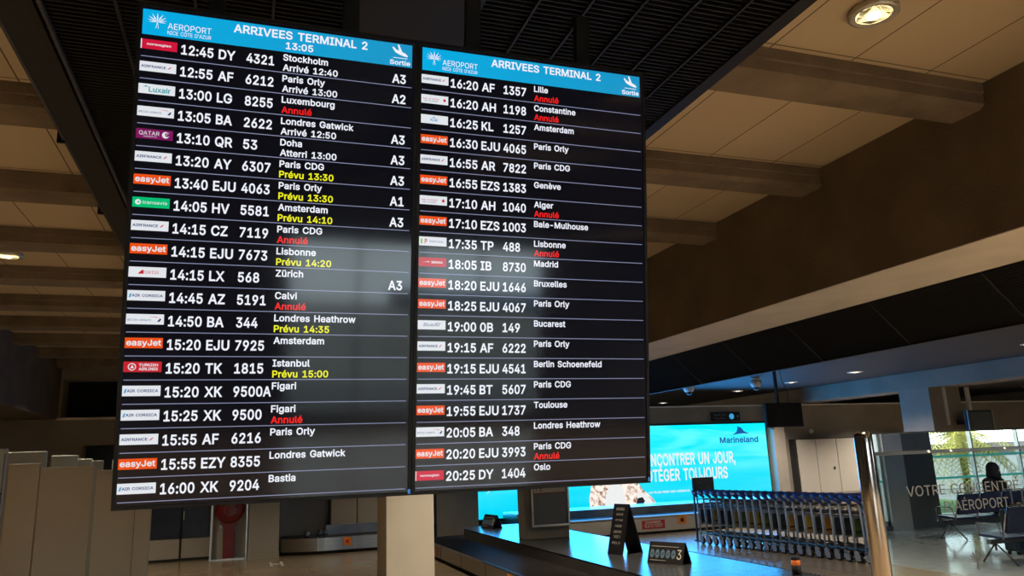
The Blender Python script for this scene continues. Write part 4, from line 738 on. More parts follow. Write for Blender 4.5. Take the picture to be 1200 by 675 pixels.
carpart('belt', 'belt_rubber', [(OL(.765), .288, OL(0), .312)])
sl = MB(); sr = MB()
for i in range(150):
    y = 4.3+i*.078
    sl.box(3.54-5.07, 4.27-5.07, y-11, y-11+.006, .300, .3125); sr.box(5.87-5.07, 6.60-5.07, y-11, y-11+.006, .300, .3125)
sl.build('belt_slats', 'band_dark', cr); sr.build('belt_slats', 'band_dark', cr)
carpart('inner_band', 'band_dark', [(OL(0), .30, OL(-.015), .466)])
mb = MB(); mb.poly([(x-5.07, y-11, .470) for x, y in OL(-.005)]); A = OL(-.005); mb.build('island_top', 'island_top', cr)
for y in (14.6, 10.4):
    MB().box(3.492-5.07, 3.50-5.07, y-11, y-11+.16, .1, .26).build('warning_sticker', 'orange', cr)
jm = MB()
for i in range(9): jm.box(3.496-5.07, 3.502-5.07, 4.6+i*1.4-11, 4.6+i*1.4-10.99, .07, .29)
jm.build('panel_joint', 'joint_dark', cr)
o = empty('banded_post', (5.70, 7.25, .47), label='short dark post with orange band on the island edge before the trolleys', cat='bollard')
MB().lathe([(.05,0),(.05,.10),(.042,.10)], n=16).build('post', 'rubber', o)
MB().lathe([(.046,.10),(.046,.155)], n=16).build('orange_band', 'orange_glow', o)
MB().lathe([(.05,.155),(.05,.175),(.03,.19)], n=16).build('cap', 'rubber', o)

# belt along the back wall under the advert
wc = empty('wall_conveyor', (10, 16.35, 0), label='steel sided baggage belt along the wall below the cyan advertising screen', cat='conveyor')
MB().box(-4.0, 9, .03, 1.9, 0, .06).build('kick_base', 'joint_dark', wc)
MB().box(-4.0, 9, 0, .05, .06, .37).build('side_panel', 'cream_panel', wc, bevel=.005)
MB().box(-4.0, 9, -.015, .06, .37, .405).build('edge_rail', 'frame_silver', wc, bevel=.006)
MB().box(-4.0, 9, .06, .9, .34, .40).build('belt', 'belt_rubber', wc)
MB().box(-4.0, 9, .9, 1.95, .06, .565).build('back_panel', 'steel_dark', wc, bevel=.004)
dg = MB().box(-1.28, -.68, -.006, 0, .12, .31).build('danger_label', 'danger_red', wc)
t = TX(); t.add('DANGER', -.98, .245, .042, width=.40, align='c', y=-.008, bold=.03); t.add('NE PAS MONTER', -.98, .20, .024, width=.48, align='c', y=-.008); t.add('SUR LE TAPIS', -.98, .155, .028, width=.46, align='c', y=-.008)
t.build('label_lettering', 'print_white', dg)
st = MB().box(-.33, -.10, -.006, 0, .19, .37).build('warning_sticker', 'orange', wc)
t = TX().disc(-.215, .27, .05, -.008); t.build('sticker_dot', 'sign_black', st)
# small curved carousel by the left wall
sc_ = empty('curved_carousel', (0,0,0), label='small curved steel baggage carousel at the far left wall', cat='carousel')
def arc_outline(off):
    P = [(.80-off*.2, 18.1)]
    for i in range(13):
        a = math.radians(180+90*i/12); P.append((2.0+(1.2+off)*math.cos(a), 17.75+(.42+off)*math.sin(a)+0))
    P += [(4.0, 17.33-off), (4.0, 18.1)]
    return P
def seg(name, mat, *segs, cap=None):
    mb = MB()
    for A, za, B, zb in segs: ring(mb, A, za, B, zb)
    if cap: mb.poly([(x,y,cap[1]) for x,y in cap[0]])
    return mb.build(name, mat, sc_)
seg('kick_base', 'joint_dark', (arc_outline(-.05), 0, arc_outline(-.05), .07))
seg('side_panel', 'steel', (arc_outline(0), .07, arc_outline(0), .33), (arc_outline(0), .33, arc_outline(-.03), .34))
seg('belt', 'belt_rubber', (arc_outline(-.03), .335, arc_outline(-.30), .36), cap=(arc_outline(-.3), .36))
MB().box(1.75, 4.0, 17.75, 17.80, .36, .56).build('back_panel', 'steel_dark', sc_, bevel=.003)
s_ = MB().box(2.08, 2.24, 17.31, 17.325, .15, .32).build('warning_sticker', 'orange', sc_); TX().disc(2.16, .235, .035, 17.306).build('sticker_dot', 'red_dot', s_)
MB().box(1.55,1.558,17.34,17.40,.07,.34).box(2.32,2.328,17.32,17.36,.07,.34).build('panel_joint', 'frame_silver', sc_)
for x, y in ((1.35, 17.62), (1.62, 17.68), (1.75, 17.78)):
    o = MB().lathe([(.05,.36),(.06,.40),(.045,.43),(.05,.47)], (x,y,0), n=10).build('curtain_weight', 'chrome')
    tag(o, 'small shiny fitting on the curved carousel belt', 'fitting', 'shiny fittings on the curved carousel')

# signs on the island
def tent(name, loc, rot, w, h, d, label):
    e = empty(name, loc, (0,0,rot), label, 'sign')
    f = MB(); f.prism([(-d/2,0),(-d/2+.02,0),(.012,h),(-.012,h)], 'x', -w/2, w/2); f.build('front_board', 'sign_black', e, bevel=.003)
    f = MB(); f.prism([(d/2,0),(d/2-.02,0),(-.012,h),(.012,h)], 'x', -w/2, w/2); f.build('rear_board', 'sign_black', e, bevel=.003)
    a = math.atan2(d/2-.012, h)
    M = Matrix.Translation((0,-d/2-.003,0)) @ Matrix.Rotation(-a, 4, 'X')
    return e, M
e, M = tent('folding_sign', (5.08, 10.07, .47), -1.288, .30, .66, .40, 'tall black folding sign with lines of white text on the belt island')
t = TX()
for i, (s, z, h) in enumerate((('BAGAGES', .60, .035), ('BAGGAGE', .53, .03), ('HORS FORMAT', .45, .028), ('OVERSIZE', .37, .03), ('LIVRAISON', .29, .032), ('TAPIS 3', .22, .034), ('BELT', .14, .03))):
    t.add(s, 0, z, h, width=.16 if i%2 == 0 else .13, align='c', bold=.0)
t.build('sign_lettering', 'print_dim', e, M)
def pict_sign(loc, rot, sc, label):
    e, M = tent('belt_sign', loc, rot, .56*sc, .27*sc, .24*sc, label)
    t = TX(); t.add('3', .18*sc, .07*sc, .125*sc, bold=.0, width=.07*sc); t.build('belt_number', 'print_white', e, M)
    t = TX()
    for i in range(5): t.disc(-.215*sc+.085*sc*i, .13*sc, .034*sc, rz=.058*sc)
    t.build('pictogram_row', 'grey_blue_picto', e, M)
    t = TX()
    for i in range(5):
        u = -.215*sc+.085*sc*i; t.rect(u-.012*sc, u+.006*sc, .115*sc, .135*sc, -.001); t.rect(u-.004*sc, u+.014*sc, .140*sc, .150*sc, -.001)
    t.build('luggage_pictogram', 'sign_black', e, M)
    t = TX(); t.rect(-.24*sc, .02*sc, .04*sc, .047*sc); t.rect(-.24*sc, .2*sc, .225*sc, .233*sc); t.build('text_rule', 'print_dim', e, M)
pict_sign((5.07, 8.86, .47), -1.11, .92, 'low black tent sign with round pictograms and a big number 3')
pict_sign((4.80, 15.4, .47), -1.40, .95, 'small dark tent sign at the far end of the belt island')

# ------------------------------------------------------------------ advertising screen
ad = empty('advertising_screen', (5.38, 18.36, .42), label='long glowing cyan advertising screen with sea water picture on the back wall', cat='advertising screen')
AW, AH = 8.52, 2.12
MB().box(-.05, AW+.05, .0, .035, -.05, AH+.05).build('housing', 'black_paint', ad, bevel=.004)
MB().box(0, AW, -.02, 0, 0, AH).build('screen_panel', 'ad_water', ad)
X = lambda x: x-5.38; Z = lambda z: z-.42
TX().add('RENCONTRER UN JOUR,', X(9.88), Z(1.50), .29, width=2.93, bold=.04, y=-.024).build('slogan_lettering', 'bill_white', ad)
TX().add('PROTÉGER TOUJOURS', X(9.70), Z(1.10), .29, width=2.82, bold=.04, y=-.024).build('slogan_lettering', 'bill_white', ad)
TX().add('AU PLUS PRES DES ANIMAUX', X(10.05), Z(.795), .05, width=1.25, bold=.03, y=-.024).build('small_lettering', 'bill_white', ad)
t = TX(); t.add('Marineland', X(12.37), Z(2.03), .145, width=1.25, bold=.02, y=-.024)
t.build('park_name', 'bill_blue', ad)
t = TX(); t.add('CÔTE D\'AZUR', X(12.62), Z(1.93), .045, width=.85, bold=.0, y=-.024); t.build('park_subtitle', 'bill_soft', ad)
t = TX(); t.poly([(X(12.78),Z(2.24)),(X(12.93),Z(2.31)),(X(12.98),Z(2.42)),(X(12.96),Z(2.47)),(X(13.10),Z(2.43)),(X(13.18),Z(2.33)),(X(13.35),Z(2.26)),(X(13.12),Z(2.27))], -.024); t.build('dolphin_fin_emblem', 'bill_blue', ad)
# seal leaning out of the water: pale mottled head and body
t = TX(); t.poly([(X(a), Z(b)) for a, b in ((8.36,.43),(8.34,.75),(8.42,1.1),(8.6,1.45),(8.85,1.68),(9.15,1.76),(9.42,1.66),(9.6,1.42),(9.72,1.12),(9.9,.9),(10.12,.72),(10.26,.55),(10.2,.43))], -.024)
t.build('seal_picture', 'ad_seal', ad)
t = TX(); t.poly([(X(a), Z(b)) for a, b in ((8.75,.43),(8.8,.8),(8.95,1.1),(9.15,1.15),(9.32,.95),(9.36,.43))], -.026); t.build('seal_chest', 'bill_white', ad)
t = TX(); t.poly([(X(a), Z(b)) for a, b in ((9.72,.43),(9.70,.8),(9.86,.84),(10.08,.68),(10.2,.54),(10.16,.43))], -.026); t.build('seal_muzzle', 'bill_white', ad)
t = TX(); t.poly([(X(a), Z(b)) for a, b in ((9.66,.55),(9.72,.70),(9.86,.72),(9.92,.62),(9.86,.54),(9.74,.5))], -.028); t.build('seal_nose', 'bill_dark', ad)
TX().disc(X(9.40), Z(1.22), .06, -.028).build('seal_eye', 'bill_dark', ad)
t = TX()
for x, z, w_, h_ in ((13.05,.45,.2,.05),(13.3,.5,.22,.10),(13.55,.46,.2,.06),(13.15,.52,.10,.05)): t.disc(X(x), Z(z), w_, -.024, rz=h_)
t.poly([(X(5.60),Z(1.0)),(X(5.68),Z(1.08)),(X(5.80),Z(1.22)),(X(5.78),Z(1.12))], -.024)
t.build('white_splash', 'bill_white', ad)
def area(loc, rot, sx, sy, power, col, name='lamp'):
    l = bpy.data.lights.new(name, 'AREA'); l.shape = 'RECTANGLE'; l.size = sx; l.size_y = sy; l.energy = power; l.color = col
    ob = bpy.data.objects.new(name, l); ob.location = loc; ob.rotation_euler = rot; C.objects.link(ob); return ob
AD_BOOST = area((9.64, 18.28, 1.5), (PI/2, 0, 0), 8.4, 2.0, 380, (.03, .33, 1.0))  # area lamp added before the screen to boost its blue light
AD_BOOST.rotation_euler = (-PI/2, 0, 0)

# small wall sign
e = empty('direction_sign', (12.64, 18.36, 2.62), label='small dark direction sign above the cyan advertising screen', cat='sign')
MB().box(-.46,.46,-.03,.03,0,.25).build('panel', 'sign_black', e, bevel=.004)
TX().disc(.18,.125,.08,-.033).build('blue_disc', 'lg_sky', e)
t = TX(); t.add('Sortie Exit', -.40, .15, .05, width=.42, y=-.033, bold=0); t.add('Taxi Bus', -.40, .06, .045, width=.36, y=-.033, bold=0); t.disc(.38,.125,.03,-.033); t.build('sign_lettering', 'print_dim', e)

# hanging monitor (seen dark), wall tv, cctv domes
e = empty('hanging_monitor', (9.57, 12.0, 2.2), (0,0,.06), 'black ceiling hung monitor in front of the back wall pilaster', 'monitor')
MB().box(-.43,.43,0,.07,0,.45).build('housing', 'black_paint', e, bevel=.01)
MB().box(-.40,.40,-.006,0,.03,.42).build('screen', 'sign_black', e)
MB().box(-.13,-.08,.02,.06,.45,1.29).build('pole', 'black_paint', e)
MB().tube([(.15,.04,.45),(.16,.04,.62),(.05,.04,.9),(-.02,.04,1.285)], .006, 6).build('cable', 'rubber', e)
MB().box(-.35,-.28,.01,.05,-.03,0).build('sensor', 'frame_silver', e)
e = empty('wall_monitor', (15.90, 13.2, 2.0), label='grey screen monitor with pale side bars on the far column', cat='monitor')
MB().box(-.42,.42,.0,.06,0,.50).build('housing', 'black_paint', e, bevel=.005)
MB().box(-.36,.34,-.005,0,.04,.46).build('screen', 'notice_grey', e)
MB().box(-.40,-.37,-.02,.0,.0,.50).build('side_bar', 'frame_silver', e); MB().box(.36,.39,-.02,0,0,.5).build('side_bar', 'frame_silver', e)
MB().box(-.1,.1,.06,.56,.2,.3).build('wall_arm', 'black_paint', e)
for x, y in ((10.25, 16.3), (11.4, 15.2)):
    e = empty('dome_camera', (x, y, 3.47), label='small white dome camera under the dark ceiling %s' % ('above the left part of the advertising screen' if x < 11 else 'beside the hanging monitor'), cat='camera')
    MB().lathe([(.10,0),(.10,-.05),(.07,-.06)], n=18).build('base', 'white_paint', e)
    MB().lathe([(.13,-.06),(.14,-.13),(.11,-.2),(.05,-.24)], n=18).build('hood', 'white_paint', e)
    MB().lathe([(.08,-.2),(.07,-.26),(.03,-.29)], n=18).build('lens_dome', 'sign_black', e)

# ------------------------------------------------------------------ luggage trolleys nested in a row
ads = ['yellow_ad', 'dark_ad', 'green_ad', 'amber_ad']
def make_cart():
    r = empty('luggage_trolley', (0,0,0))
    for s in (-1, 1):
        MB().tube([(s*.26,0,.14),(s*.26,.01,.5),(s*.255,.03,.86),(s*.25,.05,.93)], .018, 8).build('pole', 'cart_grey', r)
        w = MB().lathe([(.062,-.018),(.07,-.012),(.07,.012),(.062,.018)], (s*.26,-.05,.07), n=14, axis='x').build('wheel', 'rubber', r)
        f = MB(); f.prism([(-.09,.03),(-.01,.03),(.02,.10),(.02,.16),(-.05,.17),(-.095,.10)], 'x', s*.26-.03 if s < 0 else s*.26+.022, s*.26-.022 if s < 0 else s*.26+.03)
        f.prism([(-.05,.13),(.02,.13),(.02,.17),(-.05,.17)], 'x', s*.26-.03, s*.26+.03)
        f.build('caster_fork', 'cart_grey', w, bevel=.004)
    h = MB(); h.tube([(-.27,.0,.915),(-.275,.10,.975),(-.25,.19,1.005),(0,.20,1.01),(.25,.19,1.005),(.275,.10,.975),(.27,.0,.915)], [.022,.034,.032,.020,.032,.034,.022], 8)
    h.build('handle', 'cart_blue', r)
    b = MB(); b.tube([(-.25,.05,.86),(.25,.05,.86)], .010, 6); b.tube([(-.25,.02,.74),(.25,.02,.74)], .009, 6)
    b.tube([(-.25,.02,.74),(-.22,-.22,.74),(.22,-.22,.74),(.25,.02,.74)], .008, 6); b.tube([(-.23,-.1,.80),(-.22,-.24,.84),(.22,-.24,.84),(.23,-.1,.80)], .008, 6)
    for i in range(-2, 3): b.tube([(i*.09,.02,.74),(i*.085,-.22,.74),(i*.085,-.24,.84)], .004, 5)
    b.build('basket', 'steel_dark', r)
    f = MB(); f.tube([(-.26,0,.22),(-.20,-.75,.16),(-.08,-.86,.14),(.08,-.86,.14),(.20,-.75,.16),(.26,0,.22)], .014, 8)
    for i in range(-1, 2): f.tube([(i*.13,0,.21),(i*.09,-.80,.155)], .008, 6)
    f.tube([(-.26,0,.22),(.26,0,.22)], .012, 6); f.build('luggage_deck', 'steel_dark', r)
    f = MB().tube([(0,-.82,.15),(0,-.82,.10)], .012, 6).lathe([(.04,-.015),(.048,0),(.04,.015)], (0,-.82,.05), n=12, axis='x'); f.build('front_wheel', 'rubber', r)
    p = MB().box(-.235,.235,.006,.014,.37,.69).build('placard_frame', 'cart_grey', r, bevel=.003)
    return r
c0 = make_cart(); N = 22
a0 = Vector((9.06, 14.05, 0)); a1 = Vector((9.51, 10.19, 0)); step = (a1-a0)/19.5
rz = math.atan2(-(a1-a0).x, (a1-a0).y) + PI
plc = []
for m_ in ads:
    me = MB().box(-.215,.215,0,.006,.40,.665).build('placard', m_); plc.append(me.data); bpy.data.objects.remove(me)
bandm = MB().box(-.215,.215,-.003,-.001,.45,.475); bo = bandm.build('placard_band', 'joint_dark'); band = bo.data; bpy.data.objects.remove(bo)
words = {0:'nearest the dark sign stand', N-1:'hidden last behind the chrome post'}
ordn = ['first','second','third','fourth','fifth','sixth','seventh','eighth','ninth','tenth','eleventh','twelfth','thirteenth','fourteenth','fifteenth','sixteenth','seventeenth','eighteenth','nineteenth','twentieth','twenty-first','twenty-second']
seq = [1,1,0,1,1,0,2,0,0,2,1,1,3,1,0,1,3,1,1,2,1,0]
for i in range(N):
    c = c0 if i == 0 else copy_tree(c0)
    c.location = a0+step*i; c.rotation_euler = (0,0,rz+2*PI+random.uniform(-.01,.01)+0)
    tag(c, 'blue handled luggage trolley, %s of the nested row from the dark sign stand' % ordn[i], 'luggage trolley', 'nested luggage trolleys')
for i, c in enumerate([o for o in C.objects if o.name.startswith('luggage_trolley')]):
    if i % 7 == 5 and False: continue
    p = bpy.data.objects.new('placard', plc[seq[i % len(seq)]]); C.objects.link(p); p.parent = c
    q = bpy.data.objects.new('placard_band', band); C.objects.link(q); q.parent = p
# dark sign stand by the trolleys
e = empty('sign_stand', (9.25, 14.45, 0), (0,0,-.1), 'dark sign stand with a small black board behind the trolley row', 'sign stand')
MB().box(-.27,-.24,-.02,.02,0,1.28).box(.20,.22,-.02,.02,.9,1.28).box(-.27,.1,-.12,.12,0,.02).build('post', 'black_paint', e, bevel=.003)
MB().box(-.24,.20,-.012,.012,.93,1.28).build('board', 'sign_black', e)
t = TX()
for s, u, z in (('TAXI', -.14, 1.16), ('A4', -.12, 1.04), ('BUS', .03, 1.05), ('A2', .04, .97)): t.add(s, u, z, .035, bold=0, y=-.015)
t.build('board_lettering', 'notice_red', e)

# ------------------------------------------------------------------ partition panels at the left
def partition(x0, x1, y, z1, mat, label, ang=0, th=.05, grp=None, extra=None):
    e = empty('partition_panel', ((x0+x1)/2, y, 0), (0,0,ang), label, 'partition', grp); w = (x1-x0)/2
    MB().box(-w, w, 0, th, .02, z1).build('panel', mat, e, bevel=.006)
    if extra: extra(e, w, z1)
    return e
def seam(e, w, z1): MB().box(-w, w, -.004, .0, 1.712, 1.722).box(w-.006, w-.002, -.004, 0, .1, z1-.03).build('seam', 'joint_dark', e)
partition(-1.78, -1.372, 5.5, 1.985, 'partition_grey', 'grey partition panel at the far left edge with a horizontal seam', extra=seam)
partition(-1.98, -1.575, 7.5, 2.02, 'partition_grey', 'narrow grey partition panel peeking over the cream panels')
partition(-1.72, -1.508, 7.0, 1.915, 'partition_cream', 'cream partition panel right of the grey edge panel')
partition(-1.502, -1.13, 7.0, 1.880, 'partition_cream', 'wide plain cream partition panel in the middle of the left group')
partition(-1.745, -1.515, 8.5, 2.005, 'partition_grey', 'tall grey partition panel standing behind the cream ones, leftmost')
partition(-1.505, -1.385, 8.45, 1.965, 'partition_grey', 'second tall grey panel behind the cream ones')
partition(-1.375, -1.28, 8.4, 1.945, 'partition_grey', 'third grey panel in the stack, beside a dark gap')
partition(-1.27, -1.12, 8.9, 1.955, 'partition_grey', 'short grey panel just behind the wide front cream panel')
MBx = partition(-1.185, -.74, 7.5, 1.845, 'partition_cream', 'large cream partition panel just under the display corner', extra=lambda e, w, z1: MB().box(w-.13, w-.127, -.003, 0, .1, z1-.05).build('seam', 'joint_dark', e))

# ------------------------------------------------------------------ glass barrier at the right
gb = empty('glass_barrier', (3.305, 3.5, 0), label='chrome post and reflective glass barrier with etched text at right', cat='glass barrier')
MB().lathe([(.050,0),(.050,1.845),(.047,1.868),(.035,1.878),(.01,1.881)], n=32).build('post', 'chrome', gb)
MB().lathe([(.09,0),(.09,.02),(.05,.03)], n=24).build('post_foot', 'chrome', gb)
MB().box(.055, 1.60, -.006, .006, .10, 1.745).build('glass_panel', 'mirror_glass', gb)
MB().box(.05, 1.60, -.006, .006, 1.763, 1.862).build('mirror_strip', 'mirror_strip', gb)
MB().box(.05, 1.60, -.012, .012, 1.743, 1.763).box(.046,.066,-.012,.012,.1,1.745).build('rail', 'steel_dark', gb, bevel=.003)
MB().box(.05, 1.60, -.010, .010, 1.862, 1.870).build('top_edge', 'black_paint', gb)
for u in (.45, .62, 1.05): MB().lathe([(.006,-.018),(.008,-.012)], (u,0,1.753), n=10, axis='y').build('rail_screw', 'white_paint', gb)
t = TX(); X = lambda x: x-3.305
t.add('VOTRE CONCENTRÉ', X(3.555), 1.510, .056, width=.87, bold=-.005, y=-.0075); t.build('etched_lettering', 'etch', gb)
t = TX(); t.add('D\'AÉROPORT', X(3.82), 1.415, .056, width=.50, bold=-.005, y=-.0075)
t.build('etched_lettering', 'etch', gb)
t = TX(); emblem_palm(t, X(3.94), 1.085, .12, .11, -.0075); t.build('etched_palm_emblem', 'etch', gb)

# ------------------------------------------------------------------ window wall behind the viewer (seen in the reflections)
def wall_boxes(x0, x1, z0, z1): return (x0, x1, YR-.25, YR, z0, z1)
mb = MB()
for a in ((XL,.4,0,4.3),(.4,4.6,0,.12),(.4,4.6,2.9,4.3),(4.6,12.75,0,4.3),(12.75,13.22,0,.10),(12.75,13.22,2.9,4.3),(13.75,14.62,0,4.3),(14.62,19.5,0,.16),(14.62,19.5,2.9,4.3),(19.5,XR,0,4.3)): mb.box(*wall_boxes(*a))
struct('wall_rear', mb, 'wall_dark_grey', 'dark grey rear wall with window openings', 'wall')
struct('trim_%d' % k, MB().box(13.22, 13.76, YR-.3, YR+.02, 0, 4.2), 'pier_white', 'pale pier between two rear windows', 'pier'); k += 1
def window(n, x0, x1, z0, z1, mull, label):
    e = MB(); y0, y1 = YR-.16, YR-.06
    e.box(x0,x0+.06,y0,y1,z0,z1).box(x1-.06,x1,y0,y1,z0,z1).box(x0,x1,y0,y1,z0,z0+.10).box(x0,x1,y0,y1,z1-.06,z1)
    for m in mull: e.box(m-.02,m+.02,y0,y1,z0,z1)
    o = struct('window_%d' % n, e, 'mullion_white', label, 'window')
    MB().box(x0+.05,x1-.05,YR-.12,YR-.11,z0+.05,z1-.05).build('window_pane', 'window_pane', o)
    return o
w1 = window(1, .4, 4.6, .12, 2.9, (1.5, 2.5, 3.5), 'rear window reflected in the left display')
w2 = window(2, 12.75, 13.22, .10, 2.9, (), 'narrow rear window onto the lawn')
w3 = window(3, 14.62, 19.5, .16, 2.9, (15.93, 17.4, 18.6), 'wide rear window with teal stripes and a palm outside')
for w_, z_, x0, x1 in ((w2, 1.0, 12.75, 13.22), (w3, 1.47, 14.62, 19.5), (w3, 1.0, 14.62, 19.5)):
    MB().box(x0, x1, YR-.10, YR-.08, z_, z_+.05).build('teal_stripe', 'teal_sticker', w_)
struct('floor_rear', MB().box(9.5, XR-.1, YR+.02, 1.5, 0, .004), 'glossy_floor_lightened', 'glossy floor by the rear windows, lightened for the window light', 'floor')  # sheet added over the floor, window light put into its paler colour
bpy.data.objects['floor_rear'].name = 'floor.002'
# outdoors
struct('ground_outside', MB().box(-20, 50, -45, YR-.25, -.3, -.02), 'pavement', 'pale paving outside the rear windows', 'ground')
bpy.data.objects['ground_outside'].name = 'floor.001'
lawn = MB().box(10, 21, -14, YR-.4, -.02, .05).build('lawn', 'grass'); tag(lawn, 'strip of green lawn outside the rear windows', 'grass', kind='stuff')
bd = empty('outside_building', (20, -17, 0), label='low pale building beyond the lawn outside the rear window', cat='building')
MB().box(-16, 12, -2, 0, 0, 1.25).build('wall', 'render_wall', bd)
MB().box(-16, 12, -2.1, .05, 1.25, 1.75).build('dark_band', 'outdoor_grey', bd)
MB().box(-3.6, 1.2, -.05, .3, 0, 2.6).build('grey_block', 'outdoor_grey', bd)
def palm(x, y, h, n, sc, label):
    e = empty('palm_tree', (x,y,0), label=label, cat='palm')
    MB().tube([(0,0,0),(.05,0,h*.5),(0,0,h)], [.13*sc,.10*sc,.13*sc], 10).build('trunk', 'trunk', e)
    f = MB()
    for i in range(n):
        a = 2*PI*i/n*1.618*3; el = random.uniform(-.5, 1.15); L = random.uniform(1.5, 2.1)*sc
        P = []
        for j in range(9):
            s = j/8; r_ = L*s*math.cos(el*(1-.3*s)); z = h+L*(s*math.sin(el)-.55*s*s)
            P.append(Vector((r_*math.cos(a), r_*math.sin(a), z)))
        f.tube(P, [.02*sc*(1-j/10) for j in range(9)], 4)
        for j in range(1, 9):
            d = (P[j]-P[j-1]).normalized(); sd = d.cross(Vector((0,0,1))).normalized()
            for sg in (-1, 1):
                for q in (0, .5):
                    b = P[j-1].lerp(P[j], q); tip = b+sd*sg*.42*sc*(1-.5*abs(j/8-.4))+d*.22*sc+Vector((0,0,-.12*sc))
                    f.poly([b, b+d*.035*sc, tip])
    f.build('fronds', 'frond', e, recalc=False)
palm(18.7, -9.3, 2.0, 60, .85, 'palm tree with yellow green fronds outside the wide rear window')
palm(19.4, -13.2, 1.9, 30, .8, 'second palm outside behind the narrow rear window')
# beam seats near the window
def bench(x, y, n, ang, label):
    e = empty('beam_seating', (x,y,0), (0,0,ang), label, 'seating')
    for i in range(n):
        u = i*.56
        MB().prism([(.0,.40),(.46,.37),(.46,.41),(.0,.44)], 'x', u, u+.50).build('seat', 'seat_navy', e, bevel=.01)
        b = MB().prism([(.46,.48),(.56,.84),(.60,.84),(.50,.46)], 'x', u, u+.50).build('backrest', 'seat_navy', e, bevel=.01)
        MB().tube([(u-.02,.44,.38),(u-.02,.58,.86),(u+.0,.585,.87),(u+.50,.585,.87),(u+.52,.58,.86),(u+.52,.44,.38)], .013, 6).build('back_frame', 'chrome', b)
    MB().box(-.05, n*.56, .18, .26, .30, .36).build('beam', 'steel_dark', e)
    for u in (.1, n*.56-.2):
        MB().tube([(u,-.05,.015),(u,.2,.31),(u,.52,.015)], .016, 6).tube([(u,.2,.31),(u,.2,.2)], .016, 6).build('leg', 'steel_dark', e)
    for u in (-.04, n*.56): MB().tube([(u,.05,.33),(u,.05,.60),(u,.40,.60),(u,.45,.45)], .012, 6).build('armrest', 'chrome', e)
    return e
bench(12.75, 7-11.9, 4, 0, 'row of navy seats on a steel beam by the wide rear window')
bench(10.6, 7-9.2, 3, 0, 'nearer row of navy seats on a steel beam on the glossy floor')
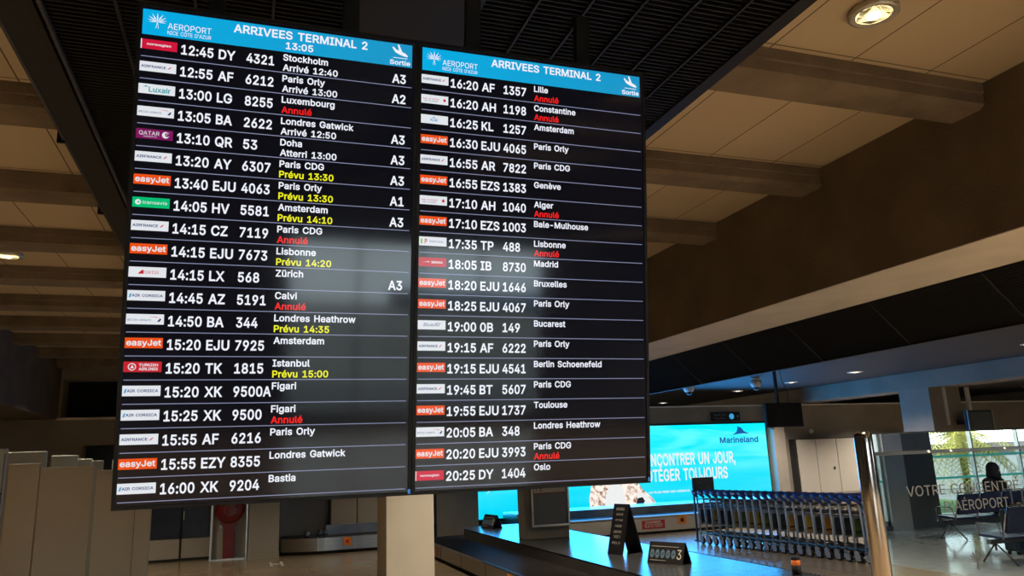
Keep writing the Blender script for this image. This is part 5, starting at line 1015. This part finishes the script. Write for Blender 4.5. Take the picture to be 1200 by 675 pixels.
# seated person
def person():
    e = empty('person', (14.10, 7-11.70, 0), (0,0,PI), 'person in dark hooded jacket sitting on the navy seats', 'person')
    bm = {}
    V = [(0,0,.50,.15),(0,.02,.68,.14),(0,-.02,.88,.15),(0,-.05,1.0,.07),(0,-.08,1.06,.055),
         (.17,-.03,.95,.07),(.25,-.12,.74,.05),(.16,-.32,.60,.038),(.10,-.38,.60,.03),
         (-.17,-.03,.95,.07),(-.25,-.12,.74,.05),(-.16,-.32,.60,.038),(-.10,-.38,.60,.03),
         (.10,-.10,.49,.10),(.13,-.48,.49,.075),(.13,-.50,.12,.05),(.14,-.60,.04,.04),
         (-.10,-.10,.49,.10),(-.13,-.48,.49,.075),(-.13,-.50,.12,.05),(-.14,-.60,.04,.04)]
    E_ = [(0,1),(1,2),(2,3),(3,4),(2,5),(5,6),(6,7),(7,8),(2,9),(9,10),(10,11),(11,12),(0,13),(13,14),(14,15),(15,16),(0,17),(17,18),(18,19),(19,20)]
    def skinned(name, V, E_, mat, lv=1):
        me = bpy.data.meshes.new(name); me.from_pydata([v[:3] for v in V], E_, [])
        o = bpy.data.objects.new(name, me); C.objects.link(o); o.parent = e
        md = o.modifiers.new('s', 'SKIN'); me.skin_vertices
        for i, v in enumerate(V): me.skin_vertices[0].data[i].radius = (v[3], v[3])
        me.skin_vertices[0].data[0].use_root = True
        ss = o.modifiers.new('u', 'SUBSURF'); ss.levels = lv; ss.render_levels = lv
        me.materials.append(MATS[mat]); return o
    V = [(x*1.12, y, z if z < .5 else .5+(z-.5)*1.16, r*1.18) for x, y, z, r in V]
    body = skinned('body', V, E_, 'coat_black')
    hx = .07; h = MB(); h.lathe([(.02,-.125),(.05,-.115),(.07,-.07),(.082,-.02),(.086,.03),(.078,.075),(.05,.11),(.015,.122)], (0,-.09,1.17+hx), n=20)
    h.prism([(-.19,1.15+hx),(-.165,1.145+hx),(-.165,1.19+hx)], 'x', -.012, .012)
    h.build('head', 'skin', e)
    h = MB(); h.lathe([(.12,-.17),(.13,-.10),(.122,-.04),(.12,.02),(.108,.08),(.07,.13),(.015,.15)], (0,-.06,1.175+hx), n=20); h.build('hood', 'coat_black', e)
    for s in (-1, 1):
        F = [(s*.10,-.38,.60,.028),(s*.085,-.43,.59,.026)]; Ee = [(0,1)]
        for q in range(4):
            i = len(F); F += [(s*(.06+.014*q),-.465,.585,.0085),(s*(.055+.014*q),-.495-.004*(q%2),.565,.008),(s*(.053+.014*q),-.50,.545,.007)]; Ee += [(1,i),(i,i+1),(i+1,i+2)]
        i = len(F); F += [(s*.055,-.42,.60,.010),(s*.035,-.445,.595,.009)]; Ee += [(0,i),(i,i+1)]
        skinned('hand', F, Ee, 'skin')
person()
e = empty('trolley_bag', (11.95, 7-9.6, 0), label='black upright suitcase with raised handle beside the navy seats', cat='suitcase')
MB().box(-.21,.21,-.13,.13,.05,.70).build('shell', 'suitcase', e, bevel=.04)
MB().tube([(-.12,.09,.68),(-.12,.09,1.0),(.12,.09,1.0),(.12,.09,.68)], .011, 6).build('handle', 'frame_silver', e)
for s in (-1, 1): MB().lathe([(.03,-.015),(.03,.015)], (s*.16,.08,.03), n=10, axis='x').lathe([(.03,-.015),(.03,.015)], (s*.16,-.08,.03), n=10, axis='x').build('wheel', 'rubber', e)

# ------------------------------------------------------------------ world and lights
w = bpy.data.worlds.new('sky'); bpy.context.scene.world = w; w.use_nodes = True
bg = w.node_tree.nodes['Background']; bg.inputs[0].default_value = (.85, .93, 1, 1); bg.inputs[1].default_value = 6.0
sn = bpy.data.lights.new('sun', 'SUN'); sn.energy = 8.0; sn.angle = .02; sn.color = (1,.95,.86)
so = bpy.data.objects.new('sun', sn); so.rotation_euler = (math.radians(42), 0, math.radians(195)); C.objects.link(so)
vs = bpy.context.scene.view_settings; vs.view_transform = 'Standard'; vs.look = 'None'; vs.exposure = 0.0
cy = bpy.context.scene.cycles; cy.max_bounces = 8; cy.diffuse_bounces = 4; cy.glossy_bounces = 4; cy.sample_clamp_indirect = 4; cy.caustics_reflective = False; cy.caustics_refractive = False
